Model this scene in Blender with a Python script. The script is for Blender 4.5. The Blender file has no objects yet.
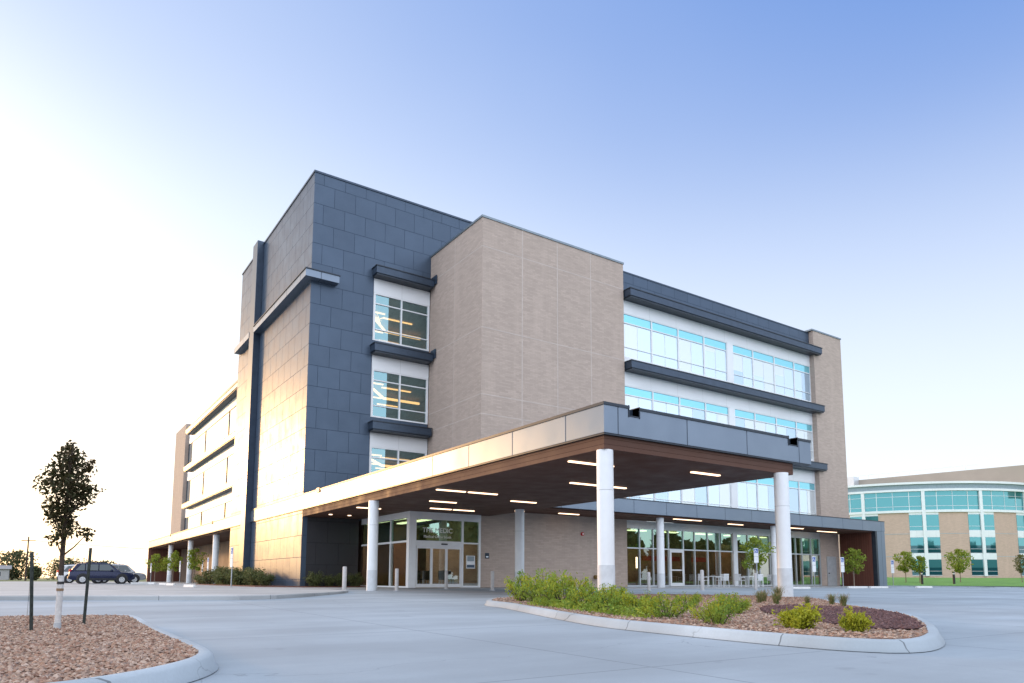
import bpy, bmesh, math, random
from math import sin, cos, radians, pi, sqrt
from mathutils import Vector, Matrix
random.seed(7)
SC = bpy.context.scene
COL = SC.collection

# ------------------------------------------------------------------ camera
YAW, TILT, ROLL = 0.597731071, 0.113209027, 0.0029714889
FPX, PX, PY = 706.894, 514.712, 498.916
fwd = Vector((sin(YAW)*cos(TILT), cos(YAW)*cos(TILT), sin(TILT)))
rgt = Vector((cos(YAW), -sin(YAW), 0))
upv = rgt.cross(fwd)
r2 = rgt*cos(ROLL) + upv*sin(ROLL)
u2 = upv*cos(ROLL) - rgt*sin(ROLL)
cam = bpy.data.cameras.new('Camera')
camo = bpy.data.objects.new('Camera', cam)
COL.objects.link(camo)
cam.sensor_width = 36.0
cam.lens = FPX*36.0/1024.0
cam.shift_x = -(PX-512.0)/1024.0
cam.shift_y = (PY-341.5)/1024.0
cam.clip_end = 8000
cam.clip_start = 0.05
m = Matrix((r2, u2, -fwd)).transposed().to_4x4()
m.translation = Vector((0, 0, 0.46))
camo.matrix_world = m
SC.camera = camo

# ------------------------------------------------------------------ sky and sun
SUN_AZ = radians(-20)      # from +Y towards +X
SUN_EL = radians(8)
sund = Vector((sin(SUN_AZ)*cos(SUN_EL), cos(SUN_AZ)*cos(SUN_EL), sin(SUN_EL)))
W = bpy.data.worlds.new('World'); SC.world = W; W.use_nodes = True
wn = W.node_tree.nodes; wl = W.node_tree.links
wn.clear()
wout = wn.new('ShaderNodeOutputWorld')
tc = wn.new('ShaderNodeTexCoord')
def wmath(op, a, b=None, clamp=False):
    n = wn.new('ShaderNodeMath'); n.operation = op; n.use_clamp = clamp
    for i, v in enumerate((a, b)):
        if v is None: continue
        if isinstance(v, (int, float)): n.inputs[i].default_value = v
        else: wl.new(v, n.inputs[i])
    return n.outputs[0]
def wrange(v, a, b, c, d):
    n = wn.new('ShaderNodeMapRange'); n.interpolation_type = 'SMOOTHSTEP'
    wl.new(v, n.inputs[0])
    for i, q in enumerate((a, b, c, d)): n.inputs[i+1].default_value = q
    return n.outputs[0]
def wmix(f, a, b):
    n = wn.new('ShaderNodeMix'); n.data_type = 'RGBA'
    wl.new(f, n.inputs[0])
    for i, v in ((6, a), (7, b)):
        if isinstance(v, tuple): n.inputs[i].default_value = (*v, 1)
        else: wl.new(v, n.inputs[i])
    return n.outputs[2]
nrm = wn.new('ShaderNodeVectorMath'); nrm.operation = 'NORMALIZE'
wl.new(tc.outputs['Generated'], nrm.inputs[0])
dot = wn.new('ShaderNodeVectorMath'); dot.operation = 'DOT_PRODUCT'
wl.new(nrm.outputs[0], dot.inputs[0]); dot.inputs[1].default_value = sund
ang = wmath('MULTIPLY', wmath('ARCCOSINE', dot.outputs['Value']), 180/pi)
sep = wn.new('ShaderNodeSeparateXYZ'); wl.new(nrm.outputs[0], sep.inputs[0])
elev = wmath('MULTIPLY', wmath('ARCSINE', sep.outputs[2]), 180/pi)
blue_el = wrange(elev, 1, 34, 0.0, 1.0)
blue_an = wrange(ang, 14, 92, 0.0, 1.0)
blue_hi = wrange(elev, 14, 44, 0.0, 0.46)
blue = wmath('MULTIPLY', blue_el, wmath('ADD', wmath('MULTIPLY', blue_an, 0.54), blue_hi))
noi = wn.new('ShaderNodeTexNoise'); noi.inputs['Scale'].default_value = 1.6; noi.inputs['Detail'].default_value = 3
wl.new(nrm.outputs[0], noi.inputs['Vector'])
blue = wmath('MULTIPLY', blue, wrange(noi.outputs[0], 0.3, 0.7, 0.93, 1.0))
base = wmix(blue, (0.88, 0.93, 1.00), (0.055, 0.20, 0.62))
# extra sky brightness overhead and behind the camera, added to light facade and ground
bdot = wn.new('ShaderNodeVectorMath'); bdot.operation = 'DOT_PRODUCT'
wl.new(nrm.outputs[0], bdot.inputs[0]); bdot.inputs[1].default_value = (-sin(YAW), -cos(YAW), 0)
sky_fill = wmath('MAXIMUM', wrange(bdot.outputs['Value'], -0.25, 0.45, 0.0, 1.0), wrange(elev, 44, 62, 0.0, 1.0))
base = wmix(sky_fill, base, (1.62, 1.72, 1.95))
glow = wrange(ang, 0, 36, 1.0, 0.0)
low = wrange(elev, 3, 24, 1.0, 0.0)
gcol = wmix(low, (1.10, 1.10, 1.12), (1.85, 1.22, 0.66))
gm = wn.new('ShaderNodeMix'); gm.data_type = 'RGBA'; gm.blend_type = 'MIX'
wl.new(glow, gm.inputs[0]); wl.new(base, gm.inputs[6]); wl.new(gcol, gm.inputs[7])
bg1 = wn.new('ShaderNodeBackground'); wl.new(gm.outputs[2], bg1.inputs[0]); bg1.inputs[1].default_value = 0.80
sky = wn.new('ShaderNodeTexSky'); sky.sky_type = 'NISHITA'; sky.sun_disc = False
sky.sun_elevation = SUN_EL; sky.sun_rotation = SUN_AZ
bg2 = wn.new('ShaderNodeBackground'); wl.new(sky.outputs[0], bg2.inputs[0]); bg2.inputs[1].default_value = 0.05
addb = wn.new('ShaderNodeAddShader')
wl.new(bg1.outputs[0], addb.inputs[0]); wl.new(bg2.outputs[0], addb.inputs[1])
wl.new(addb.outputs[0], wout.inputs[0])

sl = bpy.data.lights.new('sun', 'SUN'); sl.energy = 1.5; sl.angle = radians(5); sl.color = (1.0, 0.54, 0.22)
so = bpy.data.objects.new('sun', sl); COL.objects.link(so)
so.rotation_euler = (-sund).to_track_quat('-Z', 'Y').to_euler()
so.location = (0, 0, 60)

SC.view_settings.view_transform = 'Standard'
SC.view_settings.look = 'None'
SC.view_settings.exposure = 0.38
SC.view_settings.gamma = 1.0
SC.view_settings.use_curve_mapping = False
SC.cycles.max_bounces = 6
SC.cycles.diffuse_bounces = 3
SC.cycles.glossy_bounces = 4
SC.cycles.transmission_bounces = 4
SC.cycles.transparent_max_bounces = 12
SC.cycles.caustics_reflective = False
SC.cycles.caustics_refractive = False
SC.cycles.sample_clamp_indirect = 4.0

# ------------------------------------------------------------------ materials
class NT:
    """small node-tree helper"""
    def __init__(s, name):
        s.m = bpy.data.materials.new(name); s.m.use_nodes = True
        s.n = s.m.node_tree.nodes; s.l = s.m.node_tree.links
        s.b = s.n['Principled BSDF']
    def set(s, **k):
        for a, v in k.items():
            s.b.inputs[a.replace('_', ' ')].default_value = v
    def node(s, t, **k):
        n = s.n.new(t)
        for a, v in k.items(): setattr(n, a, v)
        return n
    def link(s, a, b): s.l.new(a, b)
    def math(s, op, a, b=None, c=None, clamp=False):
        n = s.n.new('ShaderNodeMath'); n.operation = op; n.use_clamp = clamp
        for i, v in enumerate((a, b, c)):
            if v is None: continue
            if isinstance(v, (int, float)): n.inputs[i].default_value = v
            else: s.l.new(v, n.inputs[i])
        return n.outputs[0]
    def mix(s, f, a, b, blend='MIX'):
        n = s.n.new('ShaderNodeMix'); n.data_type = 'RGBA'; n.blend_type = blend
        for i, v in ((0, f), (6, a), (7, b)):
            if isinstance(v, tuple): n.inputs[i].default_value = (*v, 1)
            elif isinstance(v, (int, float)): n.inputs[i].default_value = v
            else: s.l.new(v, n.inputs[i])
        return n.outputs[2]
    def pos(s):
        return s.n.new('ShaderNodeNewGeometry').outputs['Position']
    def obj(s):
        return s.n.new('ShaderNodeTexCoord').outputs['Object']
    def noise(s, vec, scale, detail=3, rough=0.55):
        n = s.n.new('ShaderNodeTexNoise'); s.l.new(vec, n.inputs['Vector'])
        n.inputs['Scale'].default_value = scale; n.inputs['Detail'].default_value = detail
        n.inputs['Roughness'].default_value = rough
        return n.outputs[0]
    def rng(s, v, a, b, c, d):
        n = s.n.new('ShaderNodeMapRange'); s.l.new(v, n.inputs[0])
        for i, q in enumerate((a, b, c, d)): n.inputs[i+1].default_value = q
        return n.outputs[0]
    def scaled(s, vec, sc):
        n = s.n.new('ShaderNodeMapping'); s.l.new(vec, n.inputs[0]); n.inputs['Scale'].default_value = sc
        return n.outputs[0]
    def wallvec(s):
        """world position flattened to (along the wall, height)"""
        g = s.n.new('ShaderNodeNewGeometry')
        sp = s.n.new('ShaderNodeSeparateXYZ'); s.l.new(g.outputs['Position'], sp.inputs[0])
        sn = s.n.new('ShaderNodeSeparateXYZ'); s.l.new(g.outputs['True Normal'], sn.inputs[0])
        isx = s.math('GREATER_THAN', s.math('ABSOLUTE', sn.outputs[0]), 0.5)
        u = s.math('ADD', s.math('MULTIPLY', sp.outputs[1], isx),
                   s.math('MULTIPLY', sp.outputs[0], s.math('SUBTRACT', 1.0, isx)))
        c = s.n.new('ShaderNodeCombineXYZ'); s.l.new(u, c.inputs[0]); s.l.new(sp.outputs[2], c.inputs[1])
        return c.outputs[0]
    def bump(s, h, strength=0.3, dist=0.02):
        n = s.n.new('ShaderNodeBump'); n.inputs['Strength'].default_value = strength
        n.inputs['Distance'].default_value = dist
        s.l.new(h, n.inputs['Height']); s.l.new(n.outputs[0], s.b.inputs['Normal'])

def plain(name, col, rough=0.6, metal=0.0, var=0.12, scale=3.0, spec=0.5):
    t = NT(name); t.set(Roughness=rough, Metallic=metal)
    t.b.inputs['Specular IOR Level'].default_value = spec
    n = t.noise(t.obj(), scale, 4)
    c = t.mix(t.rng(n, 0.3, 0.7, 0, 1), tuple(v*(1-var) for v in col), tuple(min(1, v*(1+var)) for v in col))
    t.link(c, t.b.inputs['Base Color'])
    return t.m

def panel_mat(name, col, w, h, rough, metal, offs=0.5, joint=0.022, shift=(0, 0), var=0.12, jcol=0.45, spec=0.5):
    t = NT(name); t.set(Metallic=metal)
    v = t.wallvec()
    mp = t.node('ShaderNodeMapping'); t.link(v, mp.inputs[0]); mp.inputs['Location'].default_value = (*shift, 0)
    br = t.node('ShaderNodeTexBrick'); br.offset = offs; br.offset_frequency = 2; br.squash = 1
    t.link(mp.outputs[0], br.inputs['Vector'])
    br.inputs['Scale'].default_value = 1.0
    br.inputs['Brick Width'].default_value = w; br.inputs['Row Height'].default_value = h
    br.inputs['Mortar Size'].default_value = joint; br.inputs['Mortar Smooth'].default_value = 0.2
    br.inputs['Color1'].default_value = (*[c*(1-var) for c in col], 1)
    br.inputs['Color2'].default_value = (*[c*(1+var) for c in col], 1)
    br.inputs['Mortar'].default_value = (*[c*jcol for c in col], 1)
    n = t.noise(t.pos(), 0.35, 3)
    c = t.mix(t.rng(n, 0.3, 0.7, 0, 0.25), br.outputs['Color'], tuple(c*0.7 for c in col))
    t.link(c, t.b.inputs['Base Color'])
    t.link(t.rng(t.noise(t.pos(), 1.2, 4), 0.3, 0.7, rough*0.85, rough*1.2), t.b.inputs['Roughness'])
    t.bump(t.math('SUBTRACT', 1.0, br.outputs['Fac']), 0.5, 0.015)
    t.link(t.math('MULTIPLY', t.math('SUBTRACT', 1.0, br.outputs['Fac']), metal), t.b.inputs['Metallic'])
    t.link(t.math('MULTIPLY', t.math('SUBTRACT', 1.0, br.outputs['Fac']), spec), t.b.inputs['Specular IOR Level'])
    return t.m

def brick_mat(name, col, dark=0.86):
    t = NT(name); t.set(Roughness=0.85)
    v = t.wallvec()
    br = t.node('ShaderNodeTexBrick'); t.link(v, br.inputs['Vector'])
    br.inputs['Scale'].default_value = 1.0
    br.inputs['Brick Width'].default_value = 0.40; br.inputs['Row Height'].default_value = 0.10
    br.inputs['Mortar Size'].default_value = 0.006
    br.inputs['Color1'].default_value = (*[c*0.90 for c in col], 1)
    br.inputs['Color2'].default_value = (*[min(1, c*1.10) for c in col], 1)
    br.inputs['Mortar'].default_value = (*[c*0.8 for c in col], 1)
    n1 = t.noise(t.scaled(v, (1.0, 1.0, 1)), 0.9, 5, 0.65)
    c = t.mix(t.rng(n1, 0.35, 0.7, 0, 0.55), br.outputs['Color'], tuple(q*dark for q in col))
    n2 = t.noise(t.scaled(v, (1.2, 0.12, 1)), 0.8, 4, 0.6)
    c = t.mix(t.rng(n2, 0.52, 0.8, 0, 0.45), c, tuple(min(1, q*1.25) for q in col))
    n3 = t.noise(t.scaled(v, (4, 6, 1)), 1.0, 2, 0.6)
    c = t.mix(t.rng(n3, 0.5, 0.75, 0, 0.18), c, tuple(q*0.72 for q in col))
    t.link(c, t.b.inputs['Base Color'])
    t.bump(br.outputs['Fac'], -0.25, 0.01)
    return t.m

def glass_mat(name, tint, refl=(0.9, 1.0, 1.0), f0=0.25, rough=0.01):
    t = NT(name); t.n.remove(t.b)
    out = t.n['Material Output']
    tr = t.node('ShaderNodeBsdfTransparent'); tr.inputs[0].default_value = (*tint, 1)
    gl = t.node('ShaderNodeBsdfGlossy'); gl.inputs['Color'].default_value = (*refl, 1); gl.inputs['Roughness'].default_value = rough
    lw = t.node('ShaderNodeLayerWeight'); lw.inputs[0].default_value = 0.35
    f = t.rng(lw.outputs['Fresnel'], 0, 1, f0, 1.0)
    g = t.node('ShaderNodeNewGeometry')      # the inner face of a pane only lets light through
    f = t.math('MULTIPLY', f, t.math('SUBTRACT', 1.0, g.outputs['Backfacing']))
    mx = t.node('ShaderNodeMixShader'); t.link(f, mx.inputs[0]); t.link(tr.outputs[0], mx.inputs[1]); t.link(gl.outputs[0], mx.inputs[2])
    t.link(mx.outputs[0], out.inputs[0])
    return t.m

def emit_mat(name, col, strength):
    t = NT(name); t.set(Base_Color=(*col, 1), Roughness=0.6)
    t.b.inputs['Emission Color'].default_value = (*col, 1)
    t.b.inputs['Emission Strength'].default_value = strength
    return t.m

def leaf_mat(name, c1, c2, c3, scale=5.0):
    t = NT(name); t.set(Roughness=0.6)
    n = t.noise(t.obj(), scale, 3, 0.6)
    c = t.mix(t.rng(n, 0.35, 0.65, 0, 1), c1, c2)
    g = t.node('ShaderNodeNewGeometry')
    c = t.mix(t.math('MULTIPLY', g.outputs['Random Per Island'], 0.7), c, c3)
    t.link(c, t.b.inputs['Base Color'])
    t.b.inputs['Specular IOR Level'].default_value = 0.25
    try:
        t.b.inputs['Subsurface Weight'].default_value = 0.0
    except Exception: pass
    out = t.n['Material Output']
    tl = t.node('ShaderNodeBsdfTranslucent'); t.link(c, tl.inputs[0])
    mx = t.node('ShaderNodeMixShader'); mx.inputs[0].default_value = 0.35
    t.link(t.b.outputs[0], mx.inputs[1]); t.link(tl.outputs[0], mx.inputs[2]); t.link(mx.outputs[0], out.inputs[0])
    return t.m

def concrete_mat(name, col, jw=4.6, jh=4.6, joints=True, ang=0.0):
    t = NT(name); t.set(Roughness=0.75)
    p = t.pos()
    n1 = t.noise(p, 0.25, 5, 0.6)
    n2 = t.noise(t.scaled(p, (0.25, 1.6, 1)), 1.3, 5, 0.65)
    n3 = t.noise(p, 38.0, 3, 0.6)
    c = t.mix(t.rng(n1, 0.3, 0.7, 0, 1), tuple(q*0.78 for q in col), tuple(q*1.16 for q in col))
    c = t.mix(t.rng(n2, 0.45, 0.8, 0, 0.45), c, tuple(q*0.70 for q in col))
    c = t.mix(t.rng(n3, 0.3, 0.7, 0, 0.22), c, tuple(q*0.72 for q in col))
    if joints:
        mp = t.node('ShaderNodeMapping'); t.link(p, mp.inputs[0]); mp.inputs['Rotation'].default_value = (0, 0, ang)
        br = t.node('ShaderNodeTexBrick'); br.offset = 0.0; t.link(mp.outputs[0], br.inputs['Vector'])
        br.inputs['Scale'].default_value = 1; br.inputs['Brick Width'].default_value = jw; br.inputs['Row Height'].default_value = jh
        br.inputs['Mortar Size'].default_value = 0.010; br.inputs['Mortar Smooth'].default_value = 0.3
        br.inputs['Color1'].default_value = (0.94, 0.94, 0.94, 1); br.inputs['Color2'].default_value = (1.04, 1.04, 1.04, 1)
        br.inputs['Mortar'].default_value = (0.40, 0.40, 0.40, 1)
        c = t.mix(1.0, c, br.outputs['Color'], 'MULTIPLY')
        vo = t.node('ShaderNodeTexVoronoi'); vo.feature = 'DISTANCE_TO_EDGE'; vo.inputs['Scale'].default_value = 0.11
        wob = t.node('ShaderNodeMix'); wob.data_type = 'VECTOR'; wob.inputs[0].default_value = 0.06
        nn = t.node('ShaderNodeTexNoise'); t.link(p, nn.inputs['Vector']); nn.inputs['Scale'].default_value = 0.9; nn.inputs['Detail'].default_value = 5
        add = t.node('ShaderNodeVectorMath'); add.operation = 'MULTIPLY_ADD'
        t.link(nn.outputs['Color'], add.inputs[0]); add.inputs[1].default_value = (1.6, 1.6, 0); t.link(p, add.inputs[2])
        t.link(add.outputs[0], vo.inputs['Vector'])
        # tyre-darkened wheel paths and old oil spots
        wv = t.node('ShaderNodeTexWave'); wv.wave_type = 'BANDS'; wv.bands_direction = 'Y'; t.link(t.scaled(p, (0.18, 1, 1)), wv.inputs['Vector'])
        wv.inputs['Scale'].default_value = 0.11; wv.inputs['Distortion'].default_value = 5; wv.inputs['Detail'].default_value = 2; wv.inputs['Detail Scale'].default_value = 0.6
        c = t.mix(t.rng(wv.outputs[0], 0.55, 1.0, 0, 0.28), c, tuple(q*0.62 for q in col))
        sp2 = t.noise(p, 1.9, 2, 0.5)
        c = t.mix(t.rng(sp2, 0.70, 0.76, 0, 0.35), c, tuple(q*0.45 for q in col))
        c = t.mix(t.rng(vo.outputs['Distance'], 0.0, 0.0012, 0.5, 0.0), c, tuple(q*0.35 for q in col))
    t.link(c, t.b.inputs['Base Color'])
    t.bump(n3, 0.15, 0.01)
    return t.m

def gravel_mat(name, cols, scale):
    t = NT(name); t.set(Roughness=0.9)
    vo = t.node('ShaderNodeTexVoronoi'); t.link(t.pos(), vo.inputs['Vector']); vo.inputs['Scale'].default_value = scale
    sp = t.node('ShaderNodeSeparateColor'); t.link(vo.outputs['Color'], sp.inputs[0])
    cr = t.node('ShaderNodeValToRGB'); t.link(sp.outputs[0], cr.inputs[0])
    e = cr.color_ramp.elements
    e[0].color = (*cols[0], 1); e[1].color = (*cols[-1], 1)
    for i, c in enumerate(cols[1:-1]):
        q = e.new((i+1)/(len(cols)-1)); q.color = (*c, 1)
    c = t.mix(t.rng(vo.outputs['Distance'], 0.0, 0.8, 0.0, 0.5), cr.outputs[0], tuple(q*0.35 for q in cols[0]))
    t.link(c, t.b.inputs['Base Color'])
    t.bump(vo.outputs['Distance'], -0.8, 0.03)
    return t.m

M = {}
M['slate'] = panel_mat('slate_metal_panel', (0.076, 0.108, 0.158), 1.36, 1.265, 0.37, 0.35, shift=(0.25, -0.42), var=0.05, spec=0.25, joint=0.013, jcol=0.6)
M['silver'] = panel_mat('silver_fascia_panel', (0.19, 0.235, 0.30), 2.78, 30.0, 0.33, 0.6, offs=0.0, shift=(0.72, 5), var=0.04)
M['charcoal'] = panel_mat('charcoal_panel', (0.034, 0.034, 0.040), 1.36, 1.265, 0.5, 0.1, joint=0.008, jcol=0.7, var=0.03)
M['ledge'] = plain('dark_blue_metal', (0.048, 0.070, 0.105), 0.35, 0.5)
M['coping'] = plain('dark_coping_metal', (0.035, 0.045, 0.06), 0.4, 0.5)
M['tealcap'] = plain('pale_coping_metal', (0.20, 0.24, 0.27), 0.35, 0.6)
M['white'] = panel_mat('white_metal_panel', (0.84, 0.86, 0.88), 2.65, 30.0, 0.35, 0.0, offs=0.0, shift=(-0.15, 0), var=0.015, jcol=0.75, joint=0.012)
M['whitemetal'] = plain('white_painted_metal', (0.80, 0.82, 0.84), 0.35, 0.0, 0.03)
M['alu'] = plain('silver_aluminium', (0.62, 0.66, 0.70), 0.35, 0.45, 0.04)
M['brick'] = brick_mat('tan_brick', (0.475, 0.38, 0.32))
M['joint'] = plain('pale_mortar_joint', (0.53, 0.455, 0.405), 0.9)
M['brick_far'] = brick_mat('rosy_tan_brick', (0.58, 0.415, 0.335), 0.94)
M['wood'] = panel_mat('brown_soffit_board', (0.120, 0.063, 0.046), 40.0, 0.16, 0.6, 0.0, offs=0.0, joint=0.006, var=0.10, spec=0.15)
M['brownwall'] = panel_mat('brown_wall_board', (0.125, 0.042, 0.026), 0.2, 60.0, 0.5, 0.0, offs=0.0, joint=0.008, var=0.12)
M['column'] = plain('white_column_paint', (0.80, 0.82, 0.84), 0.35, 0.0, 0.03)
M['colbase'] = plain('grey_concrete_base', (0.42, 0.44, 0.46), 0.8, 0.0, 0.12, 6)
M['lamp'] = emit_mat('warm_lamp', (1.0, 0.68, 0.45), 2.6)
M['lampsoft'] = emit_mat('warm_lamp_inside', (1.0, 0.76, 0.50), 6.0)
M['lamptower'] = emit_mat('orange_lamp_inside', (1.0, 0.50, 0.16), 3.2)
M['glass'] = glass_mat('green_tinted_glass', (0.42, 0.55, 0.48), (0.60, 0.92, 0.80), 0.30)
M['glasslow'] = glass_mat('clear_tinted_glass', (0.72, 0.74, 0.72), (0.75, 0.88, 0.86), 0.14)
M['glasstower'] = glass_mat('blue_tinted_glass', (0.60, 0.66, 0.68), (0.55, 0.92, 1.0), 0.28)
def panel_glass(name, col, metal, spec):
    t = NT(name); t.set(Base_Color=(*col, 1), Roughness=0.03, Metallic=metal)
    t.b.inputs['Specular IOR Level'].default_value = spec
    n = t.noise(t.pos(), 0.6, 2)
    t.bump(n, 0.02, 0.02)
    return t.m
M['paneteal'] = panel_glass('teal_tinted_pane', (0.26, 0.66, 0.76), 0.45, 0.6)
M['panepale'] = panel_glass('pale_reflective_pane', (0.64, 0.76, 0.86), 0.5, 0.8)
M['panepale_dim'] = panel_glass('pale_grey_blue_pane', (0.50, 0.64, 0.76), 0.5, 0.8)
M['panepale_warm'] = panel_glass('pale_creamy_pane', (0.72, 0.78, 0.80), 0.35, 0.7)
M['panefar'] = panel_glass('sea_green_pane', (0.085, 0.30, 0.33), 0.45, 0.6)
M['panefardark'] = panel_glass('dark_sea_green_pane', (0.02, 0.10, 0.12), 0.3, 0.6)
M['paneleft'] = panel_glass('mirror_pane', (0.75, 0.80, 0.82), 0.8, 0.8)
M['blind'] = plain('white_blind_cloth', (0.75, 0.77, 0.78), 0.8, 0, 0.04)
M['interior'] = plain('brown_interior_wall', (0.40, 0.29, 0.20), 0.7, 0, 0.2, 0.8)
M['interior_dark'] = plain('dark_interior_wall', (0.22, 0.15, 0.11), 0.7, 0, 0.3, 0.6)
M['interior_ceiling'] = plain('interior_ceiling_tile', (0.25, 0.18, 0.13), 0.8, 0, 0.1)
M['interior_floor'] = plain('interior_floor_tile', (0.20, 0.17, 0.15), 0.4, 0, 0.1)
M['redaccent'] = plain('red_accent_paint', (0.35, 0.03, 0.03), 0.5)
M['orangewall'] = plain('orange_accent_wall', (0.34, 0.19, 0.10), 0.6)
M['black'] = plain('black_plastic', (0.015, 0.015, 0.017), 0.5)
M['furn'] = plain('dark_furniture_cloth', (0.05, 0.05, 0.055), 0.7)
M['concrete'] = concrete_mat('concrete_paving', (0.290, 0.340, 0.385), ang=radians(0.0))
M['walk'] = concrete_mat('pale_concrete_walk', (0.37, 0.38, 0.385), 3.0, 3.0)
M['kerb'] = concrete_mat('concrete_kerb', (0.36, 0.41, 0.45), 2.6, 2.6)
M['gravel'] = gravel_mat('pink_gravel_bed', [(0.14, 0.08, 0.055), (0.30, 0.19, 0.13), (0.24, 0.14, 0.095), (0.36, 0.26, 0.20), (0.22, 0.15, 0.12)], 34)
M['mulch'] = gravel_mat('dark_red_stone', [(0.075, 0.036, 0.036), (0.13, 0.065, 0.062), (0.09, 0.045, 0.045), (0.16, 0.09, 0.085)], 24)
M['redmulch'] = gravel_mat('red_bark_mulch', [(0.14, 0.05, 0.035), (0.20, 0.075, 0.05), (0.11, 0.045, 0.03)], 20)
M['bark'] = plain('dark_bark', (0.055, 0.036, 0.026), 0.9, 0, 0.3, 20)
M['palebark'] = plain('pale_bark', (0.22, 0.17, 0.13), 0.9, 0, 0.25, 20)
M['wrap'] = plain('white_trunk_wrap', (0.55, 0.54, 0.53), 0.8, 0, 0.15, 30)
M['strap'] = plain('brown_tie_strap', (0.25, 0.16, 0.09), 0.8)
M['colfoot'] = plain('pale_concrete_column_foot', (0.62, 0.65, 0.68), 0.6, 0.0, 0.08, 6)
M['stake'] = plain('dark_green_steel', (0.020, 0.028, 0.025), 0.5, 0.4)
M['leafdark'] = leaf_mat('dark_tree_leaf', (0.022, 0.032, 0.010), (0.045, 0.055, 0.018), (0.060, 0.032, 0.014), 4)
M['leafgreen'] = leaf_mat('young_tree_leaf', (0.14, 0.24, 0.035), (0.36, 0.40, 0.05), (0.24, 0.29, 0.04), 4)
M['leafshrub'] = leaf_mat('shrub_leaf', (0.085, 0.22, 0.045), (0.36, 0.42, 0.05), (0.26, 0.34, 0.045), 2.0)
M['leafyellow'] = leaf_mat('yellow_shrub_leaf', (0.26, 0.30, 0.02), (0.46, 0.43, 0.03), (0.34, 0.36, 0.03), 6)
M['leafbed'] = leaf_mat('bed_shrub_leaf', (0.07, 0.11, 0.035), (0.16, 0.17, 0.06), (0.13, 0.13, 0.055), 2)
M['leafgrass'] = leaf_mat('ornamental_grass_blade', (0.10, 0.18, 0.05), (0.20, 0.23, 0.08), (0.24, 0.22, 0.10), 8)
M['plume'] = leaf_mat('dry_grass_plume', (0.36, 0.25, 0.15), (0.42, 0.30, 0.20), (0.30, 0.2, 0.13), 8)
M['leaffar'] = leaf_mat('far_tree_leaf', (0.05, 0.08, 0.03), (0.11, 0.12, 0.05), (0.10, 0.09, 0.05), 1)
t = NT('lawn_turf'); t.set(Roughness=0.9)
nn = t.noise(t.pos(), 0.5, 4); n2 = t.noise(t.pos(), 20, 3)
c = t.mix(t.rng(nn, 0.35, 0.65, 0, 1), (0.075, 0.20, 0.028), (0.14, 0.30, 0.045))
c = t.mix(t.rng(n2, 0.3, 0.7, 0, 0.4), c, (0.04, 0.11, 0.015)); t.link(c, t.b.inputs['Base Color']); t.bump(n2, 0.5, 0.05)
M['lawn'] = t.m
M['navy'] = plain('navy_car_paint', (0.014, 0.020, 0.058), 0.25, 0.3, 0.03)
M['carsilver'] = plain('silver_car_paint', (0.36, 0.37, 0.40), 0.3, 0.5, 0.03)
M['carwhite'] = plain('white_car_paint', (0.72, 0.73, 0.75), 0.3, 0.0, 0.03)
M['carglass'] = panel_glass('dark_car_glass', (0.03, 0.045, 0.055), 0.2, 0.9)
M['tyre'] = plain('black_tyre_rubber', (0.018, 0.018, 0.02), 0.85)
M['rim'] = plain('alloy_rim', (0.55, 0.56, 0.58), 0.35, 0.6)
M['redlight'] = plain('red_tail_lens', (0.55, 0.02, 0.02), 0.25)
M['headlight'] = plain('clear_head_lens', (0.75, 0.77, 0.8), 0.15)
M['bluesign'] = plain('blue_sign_paint', (0.02, 0.10, 0.42), 0.4)
M['signwhite'] = plain('white_sign_paint', (0.80, 0.82, 0.84), 0.4)
M['greysteel'] = plain('galvanised_steel', (0.36, 0.39, 0.42), 0.45, 0.6)
M['bollard'] = plain('stone_grey_bollard', (0.48, 0.46, 0.45), 0.75, 0, 0.1, 8)
M['greydoor'] = plain('grey_painted_door', (0.42, 0.43, 0.44), 0.5)
M['lettering'] = emit_mat('white_vinyl_letter', (0.9, 0.92, 0.92), 0.0)
M['red'] = plain('red_alarm_plastic', (0.5, 0.02, 0.02), 0.4)
M['brass'] = plain('brass_fitting', (0.30, 0.20, 0.08), 0.4, 0.8)
M['stopwhite'] = plain('white_wheel_stop', (0.68, 0.68, 0.67), 0.8, 0, 0.08, 8)
M['terrain'] = plain('far_field_grass', (0.10, 0.13, 0.05), 0.95, 0, 0.3, 0.02)
M['bandgrey'] = plain('grey_blue_cornice_panel', (0.26, 0.33, 0.38), 0.5)
M['farroof'] = plain('tan_roof_panel', (0.38, 0.34, 0.29), 0.8, 0, 0.08, 0.2)
M['houseside'] = plain('white_shed_siding', (0.36, 0.35, 0.35), 0.7, 0, 0.08)
M['houseroof'] = plain('grey_shed_roof', (0.25, 0.24, 0.24), 0.8, 0, 0.1)

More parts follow.
